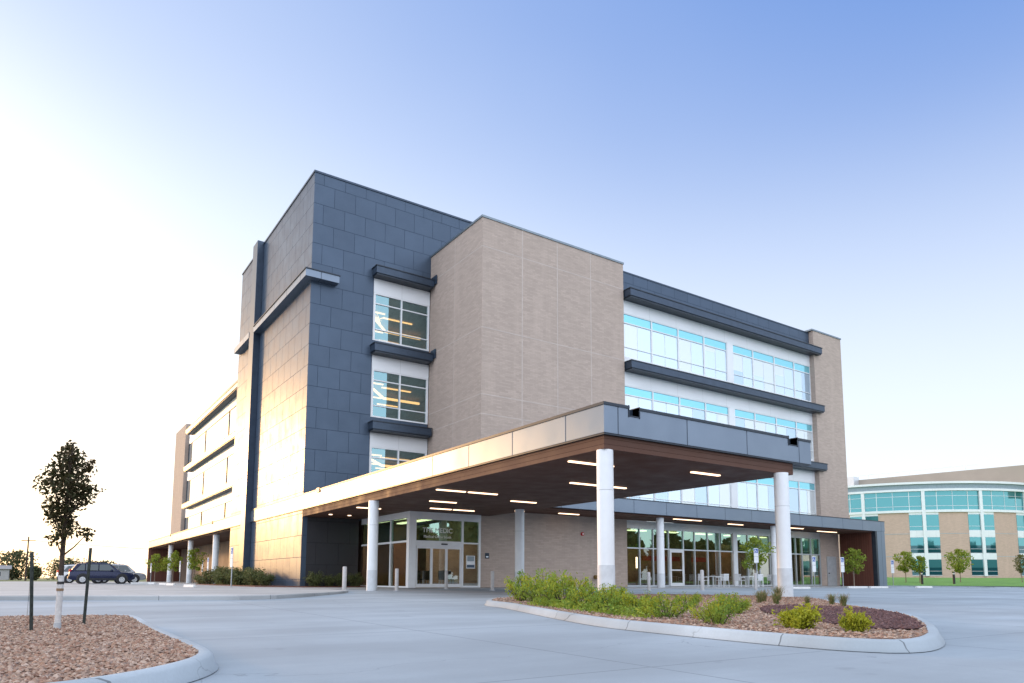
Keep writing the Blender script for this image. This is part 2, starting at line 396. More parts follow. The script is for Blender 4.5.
# ------------------------------------------------------------------ helpers
class MB:
    def __init__(s): s.v = []; s.f = []; s.mi = []; s.mats = []
    def mat(s, m):
        if m not in s.mats: s.mats.append(m)
        return s.mats.index(m)
    def add(s, vs, fs, m):
        o = len(s.v); s.v += [Vector(v) for v in vs]; k = s.mat(m)
        for f in fs: s.f.append(tuple(o+i for i in f)); s.mi.append(k)
    def box(s, x0, x1, y0, y1, z0, z1, m):
        vs = [(x0,y0,z0),(x1,y0,z0),(x1,y1,z0),(x0,y1,z0),(x0,y0,z1),(x1,y0,z1),(x1,y1,z1),(x0,y1,z1)]
        s.add(vs, [(3,2,1,0),(4,5,6,7),(0,1,5,4),(1,2,6,5),(2,3,7,6),(3,0,4,7)], m)
    def prism(s, poly, z0, z1, m, top=True, bottom=True):
        n = len(poly)
        a = sum(poly[i][0]*poly[(i+1)%n][1]-poly[(i+1)%n][0]*poly[i][1] for i in range(n))
        if a < 0: poly = poly[::-1]
        f0 = z0 if callable(z0) else (lambda x, y: z0)
        f1 = z1 if callable(z1) else (lambda x, y: z1)
        vs = [(x, y, f0(x, y)) for x, y in poly] + [(x, y, f1(x, y)) for x, y in poly]
        fs = [(i, (i+1)%n, n+(i+1)%n, n+i) for i in range(n)]
        if top: fs.append(tuple(range(n, 2*n)))
        if bottom: fs.append(tuple(range(n-1, -1, -1)))
        s.add(vs, fs, m)
    def tube(s, pts, rads, m, seg=10, caps=True):
        pts = [Vector(p) for p in pts]
        if not isinstance(rads, (list, tuple)): rads = [rads]*len(pts)
        o = []
        for i, p in enumerate(pts):
            d = (pts[min(i+1, len(pts)-1)] - pts[max(i-1, 0)]).normalized()
            a = Vector((1, 0, 0)) if abs(d.x) < 0.8 else Vector((0, 1, 0))
            u = d.cross(a).normalized(); w = d.cross(u)
            o += [p + (u*cos(2*pi*k/seg) + w*sin(2*pi*k/seg))*rads[i] for k in range(seg)]
        fs = []
        for i in range(len(pts)-1):
            for k in range(seg):
                fs.append((i*seg+k, i*seg+(k+1)%seg, (i+1)*seg+(k+1)%seg, (i+1)*seg+k))
        if caps:
            fs.append(tuple(range(seg-1, -1, -1))); fs.append(tuple((len(pts)-1)*seg+k for k in range(seg)))
        s.add(o, fs, m)
    def leaf(s, p, size, m, flat=0.0):
        a = Vector((random.gauss(0,1), random.gauss(0,1), random.gauss(0,1)*(1-flat))).normalized()
        b = a.cross(Vector((random.gauss(0,1), random.gauss(0,1), random.gauss(0,1)))).normalized()
        p = Vector(p); a = a*size; b = b*size*0.5
        s.add([p-a, p-b*0.9+a*0.1, p+a, p+b*0.9+a*0.1], [(0,1,2,3)], m)
    def build(s, name, parent=None, smooth=False, bevel=0.0):
        me = bpy.data.meshes.new(name)
        loc = parent['_w'] if parent is not None and '_w' in parent.keys() else (0, 0, 0)
        L = Vector(loc)
        me.from_pydata([tuple(v-L) for v in s.v], [], s.f)
        for mm in s.mats: me.materials.append(M[mm])
        me.polygons.foreach_set('material_index', s.mi)
        if smooth:
            me.polygons.foreach_set('use_smooth', [True]*len(me.polygons))
        me.update()
        o = bpy.data.objects.new(name, me); COL.objects.link(o)
        if parent is not None: o.parent = parent
        if smooth:
            try: me.set_sharp_from_angle(angle=radians(40))
            except Exception: pass
        if bevel:
            b = o.modifiers.new('bevel', 'BEVEL'); b.width = bevel; b.segments = 2; b.limit_method = 'ANGLE'
        return o

def tag(o, label, cat, group=None):
    o['label'] = label; o['category'] = cat
    if group: o['group'] = group
    return o
def thing(name, label, cat, loc=(0, 0, 0), group=None, rz=0.0):
    o = bpy.data.objects.new(name, None); COL.objects.link(o)
    o.location = loc; o.rotation_euler = (0, 0, rz); o.empty_display_size = 0.3
    o['_w'] = (0.0, 0.0, 0.0)
    return tag(o, label, cat, group)
def world_thing(name, label, cat, loc, group=None):
    """thing whose parts are written in world coordinates"""
    o = thing(name, label, cat, loc, group); o['_w'] = tuple(float(v) for v in loc); return o
def structure(o): o['kind'] = 'structure'; return o
def copy_tree(src, loc, rz, label, scale=None, group=None):
    c = src.copy(); COL.objects.link(c); c.location = loc; c.rotation_euler = (0, 0, rz)
    c['label'] = label
    if scale: c.scale = scale if isinstance(scale, tuple) else (scale,)*3
    if group: c['group'] = group
    for ch in src.children:
        d = ch.copy(); COL.objects.link(d); d.parent = c
        for g in ch.children:
            e = g.copy(); COL.objects.link(e); e.parent = d
    return c

def sm(a, b, v):
    v = min(1, max(0, (v-a)/(b-a))); return v*v*(3-2*v)
def zg(x, y):
    return -0.05 - 0.0088*(34-min(34, max(-10, y))) - 0.06*sm(45, 75, x)

# ------------------------------------------------------------------ ground
def grid(xs, ys, fn, mat, name):
    b = MB(); nx, ny = len(xs), len(ys)
    b.add([(x, y, fn(x, y)) for y in ys for x in xs],
          [(j*nx+i, j*nx+i+1, (j+1)*nx+i+1, (j+1)*nx+i) for j in range(ny-1) for i in range(nx-1)], mat)
    return structure(b.build(name, smooth=True))
def terrain_z(x, y):
    d = max(abs(x-30)-170, abs(y-50)-170, 0)
    return zg(x, y) - 0.03 - 0.02*sm(0, 50, d)
grid([-4000,-1500,-600,-300,-150]+list(range(-100,160,10))+[170,250,500,1500,4000],
     [-4000,-1500,-600,-300,-150,-80,-40]+list(range(-20,60,2))+[70,100,150,220,260,500,1500,4000], terrain_z, 'terrain', 'ground')
grid([-160,-100,-60]+list(range(-40,66,3))+[66,70,75,80,90,110,140], [-160,-100,-60]+list(range(-40,60,2))+[70,90,115], zg, 'concrete', 'parking_lot')

def offset_poly(poly, d):
    n = len(poly); out = []
    a = sum(poly[i][0]*poly[(i+1)%n][1]-poly[(i+1)%n][0]*poly[i][1] for i in range(n))
    sgn = 1 if a > 0 else -1
    for i in range(n):
        p0, p1, p2 = (Vector(poly[(i+k) % n]) for k in (-1, 0, 1))
        e1 = (p1-p0).normalized(); e2 = (p2-p1).normalized()
        n1 = Vector((e1.y, -e1.x))*sgn; n2 = Vector((e2.y, -e2.x))*sgn
        q = (n1+n2); q = q.normalized() if q.length > 1e-6 else n1
        k = min(1.6, 1/max(0.4, q.dot(n1)))
        out.append(tuple(p1+q*d*k))
    return out
def smooth_poly(poly, it=2):
    for _ in range(it):
        n = len(poly); o = []
        for i in range(n):
            a = Vector(poly[i]); b = Vector(poly[(i+1) % n])
            o += [tuple(a*0.75+b*0.25), tuple(a*0.25+b*0.75)]
        poly = o
    return poly
def fill_poly(poly, zf, mat, name, mound=0.0):
    """flat-ish bed triangulated from the outline; extra inner rings give it relief"""
    bm = bmesh.new()
    vs = [bm.verts.new((x, y, zf(x, y))) for x, y in poly]
    bm.faces.new(vs)
    bmesh.ops.triangulate(bm, faces=bm.faces[:])
    bmesh.ops.recalc_face_normals(bm, faces=bm.faces[:])
    if bm.faces and sum(f.normal.z for f in bm.faces) < 0:
        bmesh.ops.reverse_faces(bm, faces=bm.faces[:])
    me = bpy.data.meshes.new(name); bm.to_mesh(me); bm.free(); me.materials.append(M[mat])
    o = bpy.data.objects.new(name, me); COL.objects.link(o)
    return structure(o)
def kerb_ring(poly, width, height, name, gutter=0.0):
    """rounded kerb running round a bed outline"""
    prof = [(0.0, height-0.03), (0.0, height), (width*0.55, height+0.002), (width*0.8, height-0.025), (width*0.95, height*0.35), (width+0.02, 0.012), (width+0.02+gutter, 0.006)]
    b = MB(); rings = []
    n = len(poly)
    for d, h in prof:
        q = offset_poly(poly, d) if d else poly
        rings.append([(x, y, zg(poly[i][0], poly[i][1])+h) for i, (x, y) in enumerate(q)])
    vs = [v for r in rings for v in r]; fs = []
    for r in range(len(prof)-1):
        for i in range(n):
            fs.append((r*n+i, (r+1)*n+i, (r+1)*n+(i+1) % n, r*n+(i+1) % n))
    b.add(vs, fs, 'kerb')
    o = b.build(name, smooth=True)
    bm = bmesh.new(); bm.from_mesh(o.data); bmesh.ops.recalc_face_normals(bm, faces=bm.faces[:]); bm.to_mesh(o.data); bm.free()
    return structure(o)

ISL = [(9.69,15.33),(9.55,14.2),(9.21,13.3),(8.02,10.04),(7.5,8.35),(7.45,7.31),(7.43,6.28),(7.43,5.5),(7.47,5.07),(7.54,4.49),(7.85,4.05),(8.8,4.25),(10.15,4.91),(11.49,5.63),(13.12,6.66),(14.54,7.86),(15.88,9.22),(17.6,10.9),(19.9,12.62),(21.2,14.3),(20.9,16.5),(18.5,18.5),(14.88,19.11),(12.16,17.83),(10.6,16.6)]
ISL = smooth_poly(ISL, 2)
MUL = smooth_poly([(13.17,9.86),(14.5,10.15),(14.75,9.48),(14.82,8.6),(14.15,7.64),(12.64,6.42),(10.25,5.02),(9.63,4.73),(9.19,4.83),(9.07,5.14),(9.39,5.8),(9.9,6.54),(10.73,7.64),(11.33,8.44)], 2)
LISL = smooth_poly([(-9,14.6),(-4,13.9),(-0.28,12.9),(0.83,12.75),(1.25,12.48),(1.27,11.6),(1.23,10.45),(1.22,8.53),(1.25,7.3),(1.24,6.53),(1.10,6.12),(0.92,5.82),(0.67,5.52),(0.4,5.29),(0.12,5.14),(-0.37,5.0),(-0.79,4.92),(-4,4.7),(-9,4.6)], 2)
bedz = lambda x, y: zg(x, y) + 0.13
fill_poly(ISL, bedz, 'gravel', 'gravel_bed')
fill_poly(MUL, lambda x, y: zg(x, y)+0.145, 'mulch', 'dark_stone_bed')
fill_poly(LISL, bedz, 'gravel', 'gravel_bed')
kerb_ring(ISL, 0.16, 0.135, 'island_kerb', 0.0)
kerb_ring(LISL, 0.14, 0.14, 'island_kerb', 0.0)

def inpoly(x, y, P):
    c = False; n = len(P)
    for i in range(n):
        x1, y1 = P[i]; x2, y2 = P[(i+1) % n]
        if (y1 > y) != (y2 > y) and x < (x2-x1)*(y-y1)/(y2-y1)+x1: c = not c
    return c
def stones(poly, n, mat, name, label, zoff, rmin, rmax, box, hole=None, near=True):
    b = MB(); k = 0; tries = 0
    ov = [(1,0,0),(-1,0,0),(0,1,0),(0,-1,0),(0,0,1),(0,0,-1)]
    of = [(0,2,4),(2,1,4),(1,3,4),(3,0,4),(2,0,5),(1,2,5),(3,1,5),(0,3,5)]
    while k < n and tries < n*8:
        tries += 1
        x = random.uniform(box[0], box[1]); y = random.uniform(box[2], box[3])
        if near and random.random() > min(1, (6.0/(0.1+sqrt(x*x+y*y)))**1.3): continue
        if not inpoly(x, y, poly) or (hole and inpoly(x, y, hole)): continue
        r = random.uniform(rmin, rmax)
        rot = Matrix.Rotation(random.uniform(0, 6.28), 3, 'Z') @ Matrix.Rotation(random.uniform(-.5, .5), 3, 'X')
        sc = Vector((random.uniform(.7, 1.35), random.uniform(.6, 1.1), random.uniform(.45, .8)))*r
        c = Vector((x, y, zg(x, y)+zoff+r*0.25))
        b.add([c + rot @ Vector((v[0]*sc.x*random.uniform(.75,1.2), v[1]*sc.y*random.uniform(.75,1.2), v[2]*sc.z)) for v in ov], of, mat)
        k += 1
    o = b.build(name); o['kind'] = 'stuff'; tag(o, label, 'gravel'); return o
def stone_mat(name, cols):
    t = NT(name); t.set(Roughness=0.9)
    g = t.node('ShaderNodeNewGeometry'); cr = t.node('ShaderNodeValToRGB'); t.link(g.outputs['Random Per Island'], cr.inputs[0])
    e = cr.color_ramp.elements; e[0].color = (*cols[0], 1); e[1].color = (*cols[-1], 1)
    for i, c in enumerate(cols[1:-1]): q = e.new((i+1)/(len(cols)-1)); q.color = (*c, 1)
    t.link(cr.outputs[0], t.b.inputs['Base Color']); return t.m
M['stone'] = stone_mat('tan_gravel_stone', [(0.15,0.085,0.06),(0.32,0.19,0.13),(0.24,0.13,0.09),(0.46,0.35,0.28),(0.29,0.20,0.15),(0.37,0.25,0.18),(0.20,0.15,0.13)])
M['stonedark'] = stone_mat('dark_red_stone_chip', [(0.05,0.025,0.026),(0.11,0.055,0.055),(0.08,0.04,0.04),(0.17,0.10,0.095)])
stones(LISL, 26000, 'stone', 'gravel_stones', 'reddish tan gravel stones covering the bed around the lone young tree', 0.13, 0.010, 0.028, (-3.5, 1.6, 4.5, 13.6))
stones(ISL, 14000, 'stone', 'gravel_stones', 'reddish tan gravel stones covering the shrub island before the canopy', 0.13, 0.014, 0.034, (7.2, 21.5, 3.9, 19.3), MUL)
stones(MUL, 3500, 'stonedark', 'dark_stones', 'dark red stone patch at the bare end of the shrub island', 0.145, 0.022, 0.042, (8.8, 15, 4.5, 10.5))

# walk slab at the left, between the drive and the building
SLAB = [(-60,60),(-60,32),(-12,28.6),(-1.49,23.9),(1.37,22.7),(3.03,22.0),(5.03,21.5),(6.2,21.9),(7.27,23.0),(8.8,24.9),(10.0,26.6),(10.9,28.2),(11.4,30.0),(11.6,33),(11.65,60)]
b = MB(); b.prism(SLAB, lambda x, y: zg(x, y)-0.1, lambda x, y: max(zg(x, y)+0.004, min(-0.02, zg(x, y)+0.13)), 'walk', bottom=False)
structure(b.build('pavement', bevel=0.03))
b = MB(); b.box(-60, 30, 60.02, 115, -0.3, -0.02, 'walk'); structure(b.build('pavement'))
# paving under the canopy and patio before the storefront
b = MB(); b.prism([(22.5,30.2),(57,30.2),(57,34.6),(22.5,34.6)], -0.2, -0.02, 'walk', bottom=False); structure(b.build('patio', bevel=0.02))
b = MB(); b.prism([(11.0,33.2),(22.4,33.2),(22.4,34.6),(20.6,40.4),(11,40.4)], -0.2, -0.022, 'walk', bottom=False); structure(b.build('entrance_paving', bevel=0.02))
# planting bed at the tower foot
bed = [(10.7,42.2),(12.74,39.2),(16.2,39.2),(16.2,40.48),(12.7,40.48),(12.7,60),(10.7,60)]
b = MB(); b.prism(bed, -0.2, 0.03, 'redmulch', bottom=False); structure(b.build('mulch_bed'))
# lawn
LAWN = [(59.6,35.2),(60.2,33.0),(63,31.2),(66,29.7),(68.5,26),(70,20),(72,5),(240,-60),(330,120),(180,260),(70,160),(62,80)]
NEAR = [(59.6,35.2),(60.2,33.0),(63,31.2),(66,29.7),(68.5,26),(70,20),(72,5),(76,-20)]
FARP = [(75,175),(110,190),(180,180),(230,130),(260,70),(265,10),(250,-60),(220,-110)]
def lawn_z(x, y):
    t = x*sin(YAW)+y*cos(YAW)
    return -0.01 + 1.06*min(1, max(0, (t-60)/75))
b = MB(); ns = 24
b.add([(n[0]+(f[0]-n[0])*(k/ns)**1.6, n[1]+(f[1]-n[1])*(k/ns)**1.6, 0) for k in range(ns+1) for n, f in zip(NEAR, FARP)],
      [(k*8+i, (k+1)*8+i, (k+1)*8+i+1, k*8+i+1) for k in range(ns) for i in range(7)], 'lawn')
b.v = [Vector((v.x, v.y, max(zg(v.x, v.y)+.05, lawn_z(v.x, v.y)))) for v in b.v]
b.f = [f[::-1] for f in b.f]
structure(b.build('lawn'))
b = MB()
for i in range(6):
    p, q = NEAR[i], NEAR[i+1]
    d = (Vector(q)-Vector(p)).normalized(); nrm_ = Vector((-d.y, d.x))*0.16
    b.prism([p, q, (q[0]-nrm_.x, q[1]-nrm_.y), (p[0]-nrm_.x, p[1]-nrm_.y)], lambda x, y: zg(x, y)-.1, lambda x, y: zg(x, y)+0.12, 'kerb')
structure(b.build('lawn_kerb'))
b = MB(); b.prism([(-140,115.2),(-140,75),(-20,78),(-8,115.2)], -0.3, 0.0, 'lawn', bottom=False); structure(b.build('grass_verge'))

# ================================================================== MAIN BUILDING
BL = (12.75, 40.5, 0.0)
B = world_thing('office_building', 'large grey panel and tan brick medical office building with a deep entrance canopy', 'building', BL)
def P(name, fn, parent=None, smooth=False, bevel=0.0, label=None):
    b = MB(); fn(b)
    par = parent or B
    o = b.build(name, par, smooth, bevel)
    o['_w'] = BL
    if label: o['label'] = label
    return o

TX, TY, TYE = 12.75, 40.5, 58.4
ZT = 25.15
WX0, WX1 = 16.75, 20.72       # tower window bay
LZ = [20.0, 15.0, 10.07]      # tops of the ledges
def tower(b):
    b.box(TX, TX+0.3, TY, TYE, 0, ZT, 'slate')                       # left face
    b.box(TX+0.3, WX0, TY, TY+0.3, 4.1, ZT, 'slate')                 # right face beside bay
    b.box(WX0, 24.0, TY, TY+0.3, LZ[0]-0.05, ZT, 'slate')            # above bay
    b.box(TX+0.3, 24.0, TYE-0.3, TYE, 0, ZT, 'slate')
    b.box(23.7, 24.0, TY+0.3, TYE-0.3, 20, ZT, 'slate')
    b.box(TX+0.3, 23.7, TY+0.3, TYE-0.3, ZT-0.7, ZT-0.4, 'coping')
P('tower_wall', tower)
P('tower_coping', lambda b: (b.box(TX-0.05, 24.05, TY-0.05, TY+0.35, ZT, ZT+0.12, 'ledge'), b.box(TX-0.05, TX+0.35, TY+0.35, TYE+0.05, ZT, ZT+0.12, 'ledge')))
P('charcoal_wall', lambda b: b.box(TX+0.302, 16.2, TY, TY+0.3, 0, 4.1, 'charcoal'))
P('fin', lambda b: b.box(12.28, TX, 51.9, 53.2, 0, 25.35, 'ledge'), bevel=0.02)
def band(b):
    b.box(12.25, TX, 39.95, 51.88, 18.25, 18.68, 'silver'); b.box(12.25, TX, 53.22, 57.8, 18.25, 18.68, 'silver')
    b.box(TX, 14.3, 39.95, TY, 18.25, 18.68, 'silver')
    b.box(12.20, TX, 39.90, 51.88, 18.68, 18.74, 'coping'); b.box(TX, 14.35, 39.90, TY, 18.68, 18.74, 'coping')
P('light_band', band)

def ledge_x(b, x0, x1, yf, yb, zt, h=0.52):
    b.box(x0, x1, yf, yb, zt-h, zt-0.06, 'ledge')
    b.box(x0-0.04, x1+0.04, yf-0.04, yb, zt-0.06, zt, 'coping')
    b.box(x0+0.05, x1-0.05, yf+0.06, yb, zt-h-0.10, zt-h, 'coping')
for i, z in enumerate(LZ):
    P('ledge', lambda b: ledge_x(b, 16.62, 20.64, TY-0.72, TY-0.001, z, 0.5))
    if i < 2: P('bracket', lambda b: b.box(20.66, 20.70, TY-1.0, TY-0.3, z-0.35, z+0.25, 'ledge'))
# white spandrels + windows of the tower bay
wz = [(20.0-0.6, 18.47, 15.36), (15.0-0.6, 13.5, 10.45), (10.07-0.6, 8.6, 5.45)]
for i, (zs, zt, zb) in enumerate(wz):
    P('white_panel', lambda b: b.box(WX0, WX1, TY+0.02, TY+0.2, zt, zs, 'white'))
    P('sill_band', lambda b: b.box(WX0, WX1, TY+0.04, TY+0.3, zb-0.9, zb-0.003, 'slate'))
    w = P('window', lambda b: (b.box(WX0, WX0+0.16, TY+0.03, TY+0.2, zb, zt-0.003, 'whitemetal'), b.box(WX1-0.14, WX1, TY+0.03, TY+0.2, zb, zt-0.003, 'whitemetal'),
        b.box(WX0+.16, WX1-.14, TY+0.03, TY+0.2, zt-0.09, zt-0.004, 'whitemetal'), b.box(WX0+.16, WX1-.14, TY+0.03, TY+0.2, zb, zb+0.09, 'whitemetal')))
    P('mullion', lambda b: (b.box(18.66, 18.76, TY+0.035, TY+0.19, zb+0.09, zt-0.09, 'whitemetal'),
        b.box(WX0+.16, 18.66, TY+0.04, TY+0.18, zt-0.72, zt-0.65, 'whitemetal'), b.box(18.76, WX1-.14, TY+0.04, TY+0.18, zt-0.72, zt-0.65, 'whitemetal'),
        b.box(WX0+.16, 18.66, TY+0.04, TY+0.18, zb+0.72, zb+0.78, 'whitemetal'), b.box(18.76, WX1-.14, TY+0.04, TY+0.18, zb+0.72, zb+0.78, 'whitemetal')), w)
    P('pane', lambda b: b.box(WX0+.16, WX1-.14, TY+0.10, TY+0.12, zb+0.09, zt-0.09, 'glasstower'), w)
    # room behind
    zf, zc = zb-0.3, zt+0.15
    P('room', lambda b: (b.box(13.1, 23.6, TY+0.4, TY+11.5, zc, zc+0.1, 'interior_dark'), b.box(13.1, 23.6, TY+0.4, TY+11.5, zf-0.1, zf, 'interior_floor'),
        b.box(13.1, 23.6, TY+11.5, TY+11.6, zf, zc, 'interior'), b.box(13.06, 13.1, TY+0.4, TY+11.5, zf, zc, 'interior'), b.box(23.6, 23.64, TY+0.4, TY+11.5, zf, zc, 'orangewall')))
    for (x0, x1, y) in ((19.2, 21.4, TY+4.0), (17.0, 19.0, TY+3.3), (18.2, 20.4, TY+6.8), (20.8, 22.6, TY+8.5)):
        P('ceiling_lamp', lambda b: b.box(x0, x1, y, y+0.12, zc-0.09, zc-0.02, 'lamptower'))
    P('cove_lamp', lambda b: (b.prism([(17.2,TY+2.5),(17.35,TY+2.5),(20.3,TY+6.0),(20.15,TY+6.0)], zc-0.35, zc-0.2, 'lamptower'), b.box(20.3, 23.0, TY+5.85, TY+6.0, zc-0.35, zc-0.2, 'lamptower')))
def starburst(b):
    c = Vector((17.95, TY+1.9, 17.55))
    for k in range(26):
        d = Vector((random.gauss(0,1), random.gauss(0,1), random.gauss(0,.6))).normalized()
        b.tube([c+d*0.06, c+d*0.42], 0.012, 'lamptower', 4)
    b.tube([c, c+Vector((0,0,1.05))], 0.012, 'alu', 5)
P('chandelier', starburst)

# brick block
BX0, BX1, BY, BZ = 20.75, 31.98, 33.95, 21.80
def brickblock(b):
    b.box(BX0, BX1, BY, BY+0.35, 0, BZ, 'brick')
    b.box(BX0, BX0+0.35, BY+0.35, TY-0.002, 0, BZ, 'brick')
    b.box(BX1-0.35, BX1, BY+0.35, 42, 0, BZ, 'brick')
    b.box(BX0+0.35, BX1-0.35, BY+0.35, 42, BZ-0.8, BZ-0.5, 'coping')
P('brick_wall', brickblock)
P('brick_coping', lambda b: (b.box(BX0-0.05, BX1+0.05, BY-0.05, BY+0.4, BZ, BZ+0.13, 'tealcap'), b.box(BX0-0.05, BX0+0.4, BY+0.4, TY-0.01, BZ, BZ+0.13, 'tealcap'), b.box(BX1-0.4, BX1+0.05, BY+0.4, 42, BZ, BZ+0.13, 'tealcap')))
def joints(b):
    for z in (20.0, 15.05, 11.06, 9.9):
        b.box(BX0-0.004, BX1+0.001, BY-0.004, BY, z, z+0.05, 'joint')
        b.box(BX0-0.004, BX0, BY, TY-0.01, z, z+0.05, 'joint')
    for x in (23.6, 26.3, 29.05):
        b.box(x, x+0.06, BY-0.003, BY, 5.4, BZ, 'joint')
    b.box(BX0-0.003, BX0, 37.2, 37.23, 5.4, BZ, 'joint')
P('control_joint', joints)
for (x, z0, z1) in ((31.0, 5.3, 6.9), (20.55, 5.3, 6.8)):
    P('air_terminal', lambda b: b.tube([(x, 32.6 if x > 25 else 33.2, z0), (x, 32.6 if x > 25 else 33.2, z1+0.6)], 0.05, 'whitemetal', 8))
P('fire_alarm', lambda b: (b.tube([(28.18,BY,3.27),(28.18,BY-0.09,3.27)], 0.11, 'red', 14), b.tube([(28.18,BY-0.09,3.27),(28.18,BY-0.13,3.27)], 0.05, 'whitemetal', 10)))
P('standpipe', lambda b: (b.tube([(29.2,BY,0.62),(29.2,BY-0.18,0.62)], 0.12, 'brass', 12), b.tube([(29.2,BY-0.15,0.62),(29.0,BY-0.32,0.55)], 0.07, 'brass', 10), b.tube([(29.2,BY-0.15,0.62),(29.4,BY-0.32,0.55)], 0.07, 'brass', 10)))
P('wall_plate', lambda b: (b.box(21.1, 21.36, BY-0.03, BY, 1.62, 1.93, 'coping'), b.box(21.15, 21.31, BY-0.033, BY-0.03, 1.68, 1.75, 'alu')))

# upper right facade
FY, FX0, FX1, FZ = 34.12, BX1, 53.5, 21.35
P('parapet', lambda b: (b.box(FX0+0.002, FX1, FY, FY+0.3, 19.9, FZ, 'slate'), b.box(FX0+0.002, FX1, FY-0.03, FY+0.35, FZ, FZ+0.1, 'ledge')))
P('roof', lambda b: b.box(FX0, FX1, FY+0.3, 58, 20.5, 20.7, 'coping'))
rows = [(19.38, 18.5, 17.82, 15.38), (14.38, 13.46, 12.82, 10.45), (9.45, 8.5, 7.85, 5.2)]
for i, (zs, zt, zc, zb) in enumerate(rows):
    P('ledge', lambda b: ledge_x(b, 32.05, 54.1, 33.33, FY-0.003, LZ[i], 0.52))
    P('white_panel', lambda b: b.box(FX0+0.002, FX1, FY+0.01, FY+0.25, zt, zs+0.5, 'white'))
    P('white_pier', lambda b: b.box(42.78, 43.45, FY-0.01, FY+0.25, zb, zt-0.002, 'white'))
    if i < 2: P('sill_band', lambda b: b.box(FX0+0.002, FX1, FY+0.012, FY+0.25, zb-0.4, zb-0.002, 'whitemetal'))
    else: P('sill_band', lambda b: b.box(FX0+0.002, FX1, FY+0.012, FY+0.25, 4.5, zb-0.002, 'white'))
    edges = [(32.1, 34.8), (34.8, 37.46), (37.46, 40.2), (40.2, 42.78), (43.45, 45.9), (45.9, 48.6), (48.6, 51.25), (51.25, 53.5)]
    for (x0, x1) in edges:
        w = P('window', lambda b: (b.box(x0, x0+0.06, FY+0.02, FY+0.15, zb, zt-.004, 'whitemetal'), b.box(x1-0.06, x1-.002, FY+0.02, FY+0.15, zb, zt-.004, 'whitemetal'),
            b.box(x0+.06, x1-.06, FY+0.02, FY+0.15, zt-0.07, zt-.004, 'whitemetal'), b.box(x0+.06, x1-.06, FY+0.02, FY+0.15, zb, zb+0.06, 'whitemetal'),
            b.box(x0+.06, x1-.06, FY+0.02, FY+0.15, zc-0.035, zc+0.035, 'whitemetal'), b.box(x0+.06, x1-.06, FY+0.03, FY+0.14, zb+0.72, zb+0.76, 'whitemetal'),
            b.box((x0+x1)/2-.012, (x0+x1)/2+.012, FY+0.06, FY+0.10, zb+.06, zc-.04, 'whitemetal')))
        P('clerestory_pane', lambda b: b.box(x0+.06, x1-.06, FY+0.07, FY+0.09, zc+.035, zt-.07, 'paneteal'), w)
        pm = [random.choice(('panepale', 'panepale', 'panepale_dim', 'panepale_warm')) for _ in range(2)]
        hb = random.choice((0.0, 0.0, .35, .8, 1.3))
        def pn(b):
            xm = (x0+x1)/2
            b.box(x0+.06, xm, FY+0.075, FY+0.095, zb+.06, zc-.035-(hb if i == 0 else 0), pm[0])
            b.box(xm, x1-.06, FY+0.076, FY+0.096, zb+.06, zc-.035, pm[1])
            if hb and i == 0: b.box(x0+.06, xm, FY+0.075, FY+0.095, zc-.035-hb, zc-.035, 'panepale_warm')
        P('pane', pn, w)
# end brick pier
P('brick_pier', lambda b: b.box(53.5, 57.6, 33.72, 50, 4.4, 21.5, 'brick'))
P('brick_coping', lambda b: b.box(53.3, 57.65, 33.67, 50, 21.5, 21.63, 'tealcap'))
P('back_wall', lambda b: (b.box(24.0, 57.5, 57.8, 58.1, 0, 20.6, 'brick'), b.box(16.8, 24.0, 103, 103.3, 0, 20.6, 'brick')))

# left wing
LX = 16.6
P('parapet', lambda b: (b.box(LX, LX+0.3, TYE, 103, 20.0, 21.2, 'slate'),))
P('roof', lambda b: b.box(LX+0.3, 40, TYE, 103, 20.4, 20.6, 'coping'))
for i, (zs, zt, zc, zb) in enumerate(rows):
    def lg(b):
        b.box(15.82, LX-.002, TYE+.002, 100.8, LZ[i]-0.5, LZ[i]-0.06, 'silver'); b.box(15.78, LX-.002, TYE+.002, 100.85, LZ[i]-0.06, LZ[i], 'coping')
        b.box(15.9, LX-.002, TYE+.002, 100.7, LZ[i]-0.6, LZ[i]-0.5, 'coping')
    P('ledge', lg)
    P('white_panel', lambda b: b.box(LX+0.01, LX+0.25, TYE, 103, zt, zs+0.5, 'white'))
    P('sill_band', lambda b: b.box(LX+0.012, LX+0.25, TYE, 103, 4.5 if i == 2 else zb-0.45, zb-0.002, 'white'))
    ye = [TYE, 66.8, 79.4, 92.0, 103.0]
    for k in range(4):
        y0, y1 = ye[k], ye[k+1]
        w = P('window', lambda b: (b.box(LX, LX+0.15, y0+.002, y0+0.14, zb, zt-.004, 'coping'), b.box(LX, LX+0.15, y1-0.14, y1-.002, zb, zt-.004, 'coping'),
            b.box(LX+.02, LX+0.15, y0+.14, y1-.14, zt-0.07, zt-.004, 'coping'), b.box(LX+.02, LX+0.15, y0+.14, y1-.14, zb, zb+0.06, 'coping')))
        P('pane', lambda b: b.box(LX+0.07, LX+0.09, y0+.14, y1-.14, zb+.06, zt-.07, 'paneleft'), w)
P('brick_pier', lambda b: b.box(16.2, 24, 103.3, 111.5, 4.4, 21.4, 'brick'))

